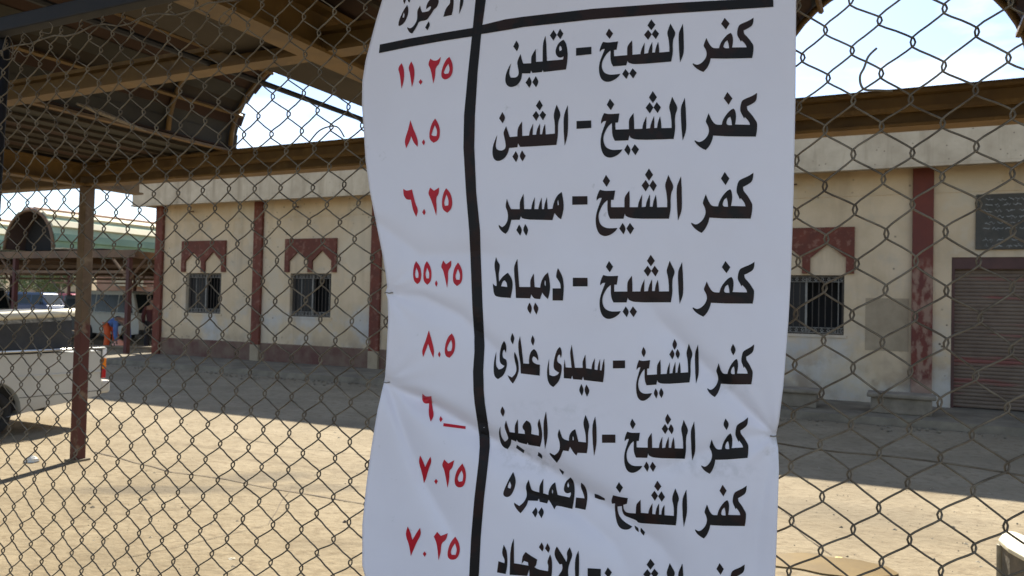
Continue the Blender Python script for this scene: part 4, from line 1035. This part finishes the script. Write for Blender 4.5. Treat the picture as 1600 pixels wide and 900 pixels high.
SHEIKH = [([(997,175),(1005,300),(1008,480),(1003,560),(965,655),(955,520),(948,300),(965,250)], []),
 ([(860,160),(885,215),(915,275),(910,315),(890,360),(885,440),(888,520),(868,635),(480,635),(400,610),(390,580),(375,635),(230,635),(208,590),(200,520),(203,440),(200,435),(160,470),(125,530),(105,590),(108,650),(130,705),(190,738),(260,738),(310,735),(290,770),(235,810),(170,828),(110,800),(80,730),(72,640),(85,560),(110,490),(140,410),(110,410),(85,440),(82,410),(105,345),(120,320),(170,335),(285,330),(268,430),(240,432),(238,470),(240,510),(385,510),(385,420),(395,385),(438,330),(442,420),(442,510),(530,510),(540,450),(578,370),(575,440),(572,510),(615,505),(625,450),(660,370),(662,440),(660,505),(690,505),(700,440),(725,375),(735,440),(738,510),(848,510),(848,440),(840,350),(822,275),(840,220)], []),
 ([(185,160),(230,225),(192,290),(150,228)], []), ([(650,90),(695,160),(650,225),(608,160)], []), ([(615,215),(655,275),(615,340),(570,275)], []), ([(692,215),(735,275),(700,340),(655,275)], []), ([(365,680),(405,740),(375,805),(330,740)], []), ([(445,680),(490,740),(450,805),(408,740)], [])]
def place(W, f): return [(f(o), [f(h) for h in hs]) for o, hs in W]
def raw(x0_, y0_, s, W): return [(tr(x0_, y0_, s, o), [tr(x0_, y0_, s, h) for h in hs]) for o, hs in W]
kd = [((1177.5,27.5),(1175.3,90.6),(1082,100.6)), ((1183,145),(1181,213.4),(1085,221)), ((1177.3,269.8),(1172.9,341.6),(1079.8,349.8)), ((1179,409),(1176,474.4),(1082,482)),
      ((1178.4,538),(1173.8,600.6),(1105,608.4)), ((1168.8,652),(1168,715.6),(1095.6,729)), ((1166.7,758.7),(1163.7,822),(1085.8,829)), ((1163.6,882),(1161,945),(1080,950))]
sdl = [((1067,36.9),(1062.5,97.5),(949.4,128.5)), ((1070,152.5),(1066.6,219.4),(952.5,247)), ((1064,275.3),(1059.3,344.6),(944.5,369.6)), ((1065.6,409.4),(1061.9,475),(950.5,499)),
      ((1090.6,538),(1087.5,599.4),(1004,627)), ((1084.7,658.4),(1081.6,719.7),(986.9,739.5)), None, ((1066.2,880.4),(1062,942),(948,972))]
SH7 = [([(745,140),(750,240),(752,350),(722,472),(712,370),(708,240),(720,195)], []),
 ([(648,130),(685,220),(665,265),(662,380),(652,455),(360,438),(318,430),(305,410),(240,385),(200,370),(180,330),(178,285),(140,290),(140,320),(155,375),(200,425),(270,465),(245,490),(195,495),(150,470),(125,400),(115,300),(118,262),(90,265),(85,235),(100,190),(160,205),(230,215),(222,265),(190,275),(192,310),(215,345),(300,350),(303,280),(312,262),(342,230),(345,345),(410,350),(418,310),(447,260),(445,355),(472,358),(482,300),(505,262),(505,360),(525,360),(530,310),(552,275),(553,365),(635,372),(635,290),(615,215)], []),
 ([(152,75),(187,122),(160,170),(125,122)], []), ([(490,62),(525,112),(495,155),(462,112)], []), ([(465,150),(495,195),(468,240),(435,190)], []), ([(525,155),(557,205),(528,248),(497,200)], []), ([(290,455),(325,480),(325,515),(295,490)], []), ([(345,475),(382,515),(370,545),(338,510)], [])]
K_SRC = [(878, 80), (842, 668), (80, 735)]; S_SRC = [(997, 175), (965, 655), (170, 828)]
names = ['قلين', 'الشين', 'مسير', 'دمياط', 'سيدى غازى', 'المرابعين', 'دقميره', 'الاتحاد']
dashes = [[(900,75),(924,73),(924,84.5),(900,87)], tr(760,150,.1222,[(1152,320),(1340,312),(1340,408),(1152,420)]), tr(770,280,.11111,[(1117,240),(1330,238),(1330,355),(1117,360)]), tr(760,395,.11111,[(1215,350),(1422,352),(1422,472),(1215,472)]),
          tr(760,510,.1375,[(1437,388),(1575,386),(1575,475),(1437,477)]), tr(770,630,.125,[(1365,392),(1532,392),(1532,495),(1365,495)]), tr(770,720,.13333,[(1192,385),(1240,400),(1310,440),(1315,465),(1260,455),(1195,432)]), tr(760,830,.125,[(1265,462),(1430,472),(1430,600),(1265,590)])]
WORDS = [
 (780,20,.14448,[([(695,290),(725,330),(740,420),(738,520),(722,612),(480,640),(470,615),(462,640),(360,650),(345,625),(335,655),(248,655),(238,720),(200,780),(130,808),(80,785),(62,730),(75,650),(105,585),(128,545),(115,600),(105,660),(125,700),(180,700),(205,680),(212,640),(200,580),(192,530),(230,445),(248,520),(260,548),(345,545),(345,470),(395,390),(398,530),(470,525),(470,330),(500,248),(510,340),(515,520),(600,512),(690,505),(697,470),(670,485),(635,480),(608,440),(612,385),(645,320)],[[(655,355),(672,365),(678,400),(655,415),(645,390)]]),
  ([(185,300),(220,355),(190,415),(152,365)],[]),([(588,185),(622,240),(585,300),(548,245)],[]),([(658,170),(693,225),(660,285),(625,238)],[]),([(325,690),(358,750),(325,810),(285,755)],[]),([(395,685),(430,745),(398,805),(358,750)],[])]),
 (760,150,.12220,[([(1040,115),(1045,300),(1042,500),(1000,635),(988,450),(985,250)],[]),
  ([(897,110),(955,235),(915,330),(915,500),(895,625),(560,645),(430,650),(405,605),(395,655),(290,665),(275,730),(230,800),(150,838),(95,810),(75,740),(80,650),(110,560),(138,500),(122,590),(118,650),(140,690),(190,700),(235,680),(248,640),(240,580),(222,500),(218,460),(252,385),(280,470),(300,525),(395,515),(398,410),(455,325),(458,510),(545,505),(555,440),(598,350),(590,495),(635,495),(648,420),(685,350),(685,490),(712,490),(725,410),(750,355),(758,490),(875,480),(875,350),(855,235)],[]),
  ([(203,205),(247,275),(207,350),(162,285)],[]),([(678,50),(720,120),(680,185),(632,125)],[]),([(635,190),(675,250),(637,318),(590,250)],[]),([(718,188),(762,240),(722,310),(678,245)],[]),([(375,705),(415,770),(378,845),(332,775)],[]),([(455,695),(500,765),(462,835),(418,770)],[])]),
 (770,280,.11111,[([(968,180),(985,260),(1000,380),(985,470),(960,565),(915,535),(868,475),(838,575),(420,565),(395,520),(378,570),(262,572),(240,650),(215,730),(180,768),(130,740),(85,680),(82,640),(130,675),(170,650),(205,590),(215,520),(205,450),(175,380),(198,275),(230,370),(258,420),(378,420),(378,310),(432,205),(440,420),(540,420),(552,340),(592,250),(583,420),(640,420),(652,350),(688,255),(690,420),(720,420),(728,350),(760,255),(772,420),(840,415),(850,350),(890,250),(930,205)],[[(920,290),(930,360),(915,370),(905,320)]]),
  ([(370,635),(415,710),(385,795),(330,715)],[]),([(455,630),(505,710),(470,795),(420,715)],[])]),
 (760,395,.11111,[([(1005,215),(1050,290),(1080,370),(1090,500),(1075,670),(930,670),(930,500),(1045,500),(1040,430),(1000,370),(978,340),(990,260)],[]),
  ([(865,275),(885,370),(900,480),(880,600),(862,650),(820,610),(785,560),(755,650),(665,645),(630,585),(615,640),(415,635),(408,480),(388,270),(390,180),(435,85),(445,250),(462,480),(618,480),(615,380),(665,290),(678,480),(755,490),(770,400),(815,320)],[[(822,385),(835,400),(832,470),(815,440)]]),
  ([(135,60),(160,130),(190,160),(185,230),(170,300),(178,405),(230,330),(300,280),(345,340),(372,420),(362,530),(340,635),(130,620),(100,560),(90,430),(110,455),(140,470),(145,440),(130,300),(108,170)],[[(205,470),(225,405),(255,385),(285,420),(292,480)]]),
  ([(605,700),(645,770),(618,860),(565,785)],[]),([(685,700),(740,775),(703,870),(655,780)],[])]),
 (760,510,.1375,[([(1338,365),(1342,450),(1338,540),(1325,635),(1110,610),(1098,570),(1085,608),(985,600),(975,560),(962,595),(880,588),(878,460),(888,375),(900,465),(968,470),(950,300),(955,270),(970,205),(985,320),(1005,470),(1095,470),(1090,400),(1125,320),(1132,475),(1195,485),(1200,430),(1232,360),(1228,490),(1262,495),(1270,430),(1292,370),(1290,500),(1308,500),(1318,430)],[]),
  ([(835,232),(855,270),(855,330),(845,360),(835,320),(815,325),(800,370),(810,410),(850,430),(858,480),(845,560),(820,630),(760,690),(715,660),(690,590),(688,480),(712,365),(710,480),(715,550),(760,570),(810,550),(825,525),(790,505),(765,480),(762,420),(780,330),(805,260)],[]),
  ([(540,255),(575,290),(592,370),(585,390),(565,355),(535,340),(515,370),(530,410),(570,430),(608,435),(605,560),(390,535),(385,420),(362,260),(362,180),(382,110),(400,240),(418,420),(485,425),(482,370),(500,290)],[]),([(525,100),(552,155),(530,220),(500,165)],[]),
  ([(320,290),(345,340),(365,420),(368,500),(345,580),(300,650),(265,610),(240,555),(290,580),(330,540),(345,480),(325,400),(312,330)],[]),([(293,75),(322,130),(300,205),(268,150)],[]),
  ([(200,165),(222,200),(228,260),(220,300),(205,265),(190,270),(180,320),(190,360),(225,375),(235,430),(220,500),(190,560),(130,600),(90,570),(80,490),(88,380),(112,285),(108,400),(110,450),(140,490),(180,480),(205,450),(170,430),(150,400),(150,310),(170,210)],[]),
  ([(1078,655),(1110,720),(1085,790),(1048,725)],[]),([(1135,660),(1178,730),(1143,800),(1110,725)],[])]),
 (770,630,.125,[([(1280,165),(1295,300),(1300,500),(1265,660),(1250,500),(1240,280)],[]),
  ([(1158,145),(1212,270),(1190,360),(1190,520),(1175,625),(1060,620),(1045,655),(1010,620),(965,545),(945,600),(880,590),(865,620),(845,680),(800,745),(760,700),(710,640),(712,620),(770,650),(815,620),(840,560),(835,480),(805,400),(830,325),(855,400),(880,450),(950,470),(955,400),(990,345),(1030,325),(1050,400),(1070,480),(1165,490),(1160,380),(1125,250)],[[(1000,410),(1012,430),(1010,465),(995,460)]]),
  ([(665,100),(680,250),(690,400),(652,575),(635,400),(632,230)],[]),
  ([(582,195),(600,270),(620,380),(610,470),(590,545),(445,520),(435,490),(425,515),(315,490),(300,455),(290,480),(232,455),(225,520),(185,575),(130,550),(95,490),(75,390),(80,330),(95,290),(95,370),(110,430),(150,480),(185,460),(195,430),(170,370),(142,290),(165,215),(190,300),(210,360),(275,370),(272,280),(312,200),(318,375),(400,385),(398,340),(372,320),(372,270),(420,215),(465,240),(485,300),(480,385),(575,405),(575,340),(555,260)],[]),
  ([(118,40),(155,100),(128,170),(88,105)],[]),([(300,520),(395,590),(385,625),(290,560)],[]),([(570,610),(620,650),(615,695),(560,655)],[])]),
 (770,720,.13333,[([(238,130),(262,190),(270,250),(250,340),(210,410),(165,430),(125,410),(122,370),(150,300),(190,215)],[[(198,240),(218,290),(205,325),(175,315),(178,285)]]),
  ([(910,195),(945,230),(962,320),(955,440),(932,565),(760,525),(740,530),(722,570),(700,530),(655,455),(635,500),(550,480),(540,440),(525,470),(415,465),(395,530),(325,615),(280,570),(248,515),(250,490),(310,530),(360,490),(395,430),(400,380),(382,300),(420,220),(440,300),(460,350),(545,370),(545,290),(592,210),(590,380),(650,400),(655,350),(690,280),(732,250),(745,330),(760,400),(900,430),(915,400),(915,370),(870,385),(835,360),(832,310),(855,240)],[[(695,335),(708,350),(703,390),(692,375)],[(882,250),(898,290),(885,315),(868,295)]]),
  ([(1035,255),(1085,300),(1110,390),(1105,480),(1085,575),(965,550),(975,430),(1075,440),(1065,390),(1030,310)],[]),
  ([(505,545),(530,600),(498,665),(460,605)],[]),([(570,545),(605,600),(570,675),(532,605)],[]),([(780,90),(835,130),(820,165),(785,115)],[])]),
 (760,830,.125,[([(1150,240),(1160,330),(1155,620),(1110,620),(1103,350)],[]),
  ([(880,190),(950,300),(1000,385),(1012,330),(1002,265),(1040,200),(1080,295),(1050,370),(1018,470),(1025,580),(1025,620),(890,620),(895,560),(955,480),(945,410),(915,415),(870,350),(850,290),(855,240)],[]),
  ([(795,290),(820,350),(822,480),(812,580),(810,620),(540,620),(535,480),(510,560),(290,545),(300,200),(343,90),(345,400),(525,430),(520,390),(470,370),(440,410),(450,310),(490,260),(560,310),(635,355),(620,430),(600,450),(650,480),(770,500),(775,430),(758,385)],[]),
  ([(215,170),(250,230),(262,320),(262,430),(240,535),(132,515),(150,375),(225,400),(230,360),(190,275)],[]),
  ([(690,140),(722,200),(700,255),(655,200)],[]),([(762,150),(800,215),(775,270),(732,215)],[])])]
for i in range(8):
    ink('printed_word', place(KAFR, affine(K_SRC, kd[i])), M_ink, 'black word كفر before %s' % names[i])
    W = raw(940, 740, .17778, SH7) if sdl[i] is None else place(SHEIKH, affine(S_SRC, sdl[i]))
    ink('printed_word', W, M_ink, 'black word الشيخ before %s' % names[i])
    ink('printed_dash', [(dashes[i], [])], M_ink, 'black dash before %s' % names[i], smooth_it=0)
    x_, y_, s_, W = WORDS[i]
    ink('printed_word', raw(x_, y_, s_, W), M_ink, 'black place name %s' % names[i])
HEAD = [([(300,85),(322,150),(315,250),(275,360),(215,440),(150,465),(140,430),(165,330),(230,190)],[[(235,220),(255,265),(240,315),(215,310)]]),([(230,-30),(275,0),(250,70),(228,20)],[]),([(300,-30),(360,-20),(340,45),(318,30)],[]),
  ([(530,100),(550,190),(570,220),(690,200),(725,140),(720,112),(690,120),(638,165),(640,110),(665,45),(700,0),(720,-40),(860,-20),(862,40),(830,130),(780,160),(740,230),(690,300),(650,360),(510,378),(480,450),(430,540),(385,600),(340,580),(300,510),(300,485),(350,510),(400,480),(450,410),(480,340),(478,200),(500,150)],[]),([(680,380),(710,440),(660,540),(620,490)],[]),
  ([(1060,-40),(1130,-40),(1125,120),(1095,265),(945,300),(975,190),(1010,120),(1070,60)],[]),([(1250,-40),(1305,-40),(1300,70),(1225,255),(1235,120)],[])]
ink('printed_word', raw(610, 0, .0875, HEAD), M_ink, 'black column heading الأجرة')
Lx = (610, 80, .17778); Mx = (620, 280, .2); Nx = (640, 500, .2); Ox = (620, 700, .2113)
NUM = [('١١.٢٥', Lx, [([(518,50),(545,100),(550,170),(530,225),(485,252),(450,235),(445,190),(465,120),(495,65)],[[(510,110),(522,160),(510,195),(480,200),(468,185),(490,135)]]),([(350,65),(380,85),(415,80),(443,48),(430,110),(395,145),(393,220),(376,285),(362,200),(350,150),(330,115)],[]),([(265,245),(282,268),(265,295),(248,270)],[]),([(97,105),(115,140),(122,200),(115,270),(97,330),(88,250),(80,195),(65,150)],[]),([(183,90),(205,130),(213,190),(205,260),(188,315),(178,240),(170,190),(157,140)],[])]),
 ('٨.٥', Lx, [([(175,605),(200,680),(243,780),(238,840),(205,805),(182,745),(165,800),(138,852),(122,790),(155,690)],[]),([(292,775),(307,800),(292,827),(276,800)],[]),([(392,590),(425,640),(438,710),(425,780),(380,805),(345,780),(340,720),(360,640)],[[(390,650),(412,700),(405,745),(375,745),(360,735),(375,685)]])]),
 ('٦.٢٥', Mx, [([(50,75),(75,92),(118,80),(130,130),(145,190),(168,240),(152,295),(125,240),(110,160),(75,160),(52,125)],[]),([(213,232),(227,257),(213,282),(198,257)],[]),([(260,65),(290,90),(330,65),(328,115),(305,145),(312,220),(308,285),(285,210),(262,145),(243,110)],[]),([(385,70),(418,105),(435,170),(428,230),(395,262),(358,240),(350,180),(362,110)],[[(388,118),(405,165),(402,205),(375,208),(368,180)]])]),
 ('٥٥.٢٥', Mx, [([(150,640),(182,680),(193,740),(185,800),(160,820),(132,795),(125,730),(135,670)],[[(152,690),(170,730),(168,770),(150,772),(140,745)]]),([(235,640),(262,680),(273,740),(265,800),(238,825),(210,800),(205,740),(215,670)],[[(236,690),(255,735),(250,775),(232,775),(222,745)]]),([(308,790),(320,815),(308,840),(295,815)],[]),([(362,635),(385,665),(425,635),(425,680),(400,715),(400,780),(393,850),(378,780),(362,710),(343,685)],[]),([(478,650),(505,690),(515,750),(505,810),(470,835),(440,810),(437,750),(450,690)],[[(478,700),(495,745),(490,785),(465,785),(455,755)]])]),
 ('٨.٥', Nx, [([(150,80),(170,150),(193,240),(185,295),(165,250),(145,185),(125,240),(105,290),(95,240),(125,160)],[]),([(232,245),(244,270),(232,292),(219,270)],[]),([(330,105),(352,140),(357,200),(345,260),(312,295),(282,285),(272,240),(282,175),(305,125)],[[(325,155),(335,200),(325,240),(300,245),(290,225),(305,185)]])]),
 ('٦', Nx, [([(100,575),(125,600),(170,595),(178,680),(192,745),(165,795),(148,740),(152,650),(120,655),(97,630)],[]),([(243,750),(258,775),(243,797),(230,775)],[]),([(265,805),(438,830),(437,852),(263,830)],[])]),
 ('٧.٢٥', Ox, [([(172,55),(190,90),(210,140),(235,85),(248,65),(257,100),(230,170),(215,230),(200,260),(188,190),(160,100)],[]),([(290,228),(303,245),(290,270),(277,246)],[]),([(350,85),(380,115),(425,90),(410,150),(388,165),(388,230),(375,295),(362,220),(350,160),(332,125)],[]),([(485,115),(508,160),(512,220),(498,280),(465,295),(432,280),(425,230),(445,160)],[[(480,165),(493,205),(485,245),(460,250),(447,230),(460,195)]])]),
 ('٧.٢٥', Ox, [([(80,580),(100,620),(115,680),(150,620),(172,590),(180,640),(145,700),(120,760),(103,800),(92,720),(62,640)],[]),([(205,765),(218,783),(205,805),(192,783)],[]),([(298,620),(325,650),(377,630),(365,680),(328,705),(325,770),(308,830),(300,740),(290,690),(273,655)],[]),([(432,655),(460,700),(468,760),(450,815),(410,830),(378,815),(373,770),(395,700)],[[(430,705),(445,750),(435,790),(405,790),(397,770),(410,735)]])])]
for i, (n_, (x_, y_, s_), W) in enumerate(NUM):
    ink('printed_price', raw(x_, y_, s_, W), M_rink, 'red price %s beside %s' % (n_, names[i]))
vl = [(-60,752,768),(0,743,759),(50,738,752),(115,731,746),(180,725,742),(230,724,741),(300,728,744),(360,733,750),(400,735,751),(480,738,754),(540,742,757),(580,739,755),(620,740,756),(660,746,762),(690,750,766),(720,748,763),(780,741,756),(840,736,751),(900,733,748),(1000,730,745),(1090,729,744)]
ink('rule_line', [([(b, y) for y, a, b in vl] + [(a, y) for y, a, b in reversed(vl)], [])], M_ink, 'black vertical rule between prices and routes', smooth_it=1)
ink('rule_line', [([(593.5,69.5),(640,60),(690,51.5),(739,43.5),(738,56.5),(690,64),(640,73),(592,83)], [])], M_ink, 'short black rule under the price heading', off=.0013, smooth_it=0)
ink('rule_line', [([(749,40),(790,30),(818,26),(927,13.5),(1052,4.5),(1208,-4),(1208.5,10.5),(1052,20.5),(927,30),(818,42),(790,47),(749,53.5)], [])], M_ink, 'long black rule above the first route', off=.0013, smooth_it=0)
M_cord = mat('tie_cord', (.25, .23, .2), .9)
for (x, y, sg) in ((604, 457, -1), (600, 597, -1), (1213, 681, 1)):
    a = bpt(x - sg * 9, y, .0015)
    part('tie_cord', MB().tube([a - FN * .003, a + FN * .0015, bpt(x - sg * 4, y + 1, .0025), bpt(x + sg * 1, y, .001), bpt(x + sg * 3, y + 1, -.02)], .0011, 6), M_cord, BN, smooth=True)
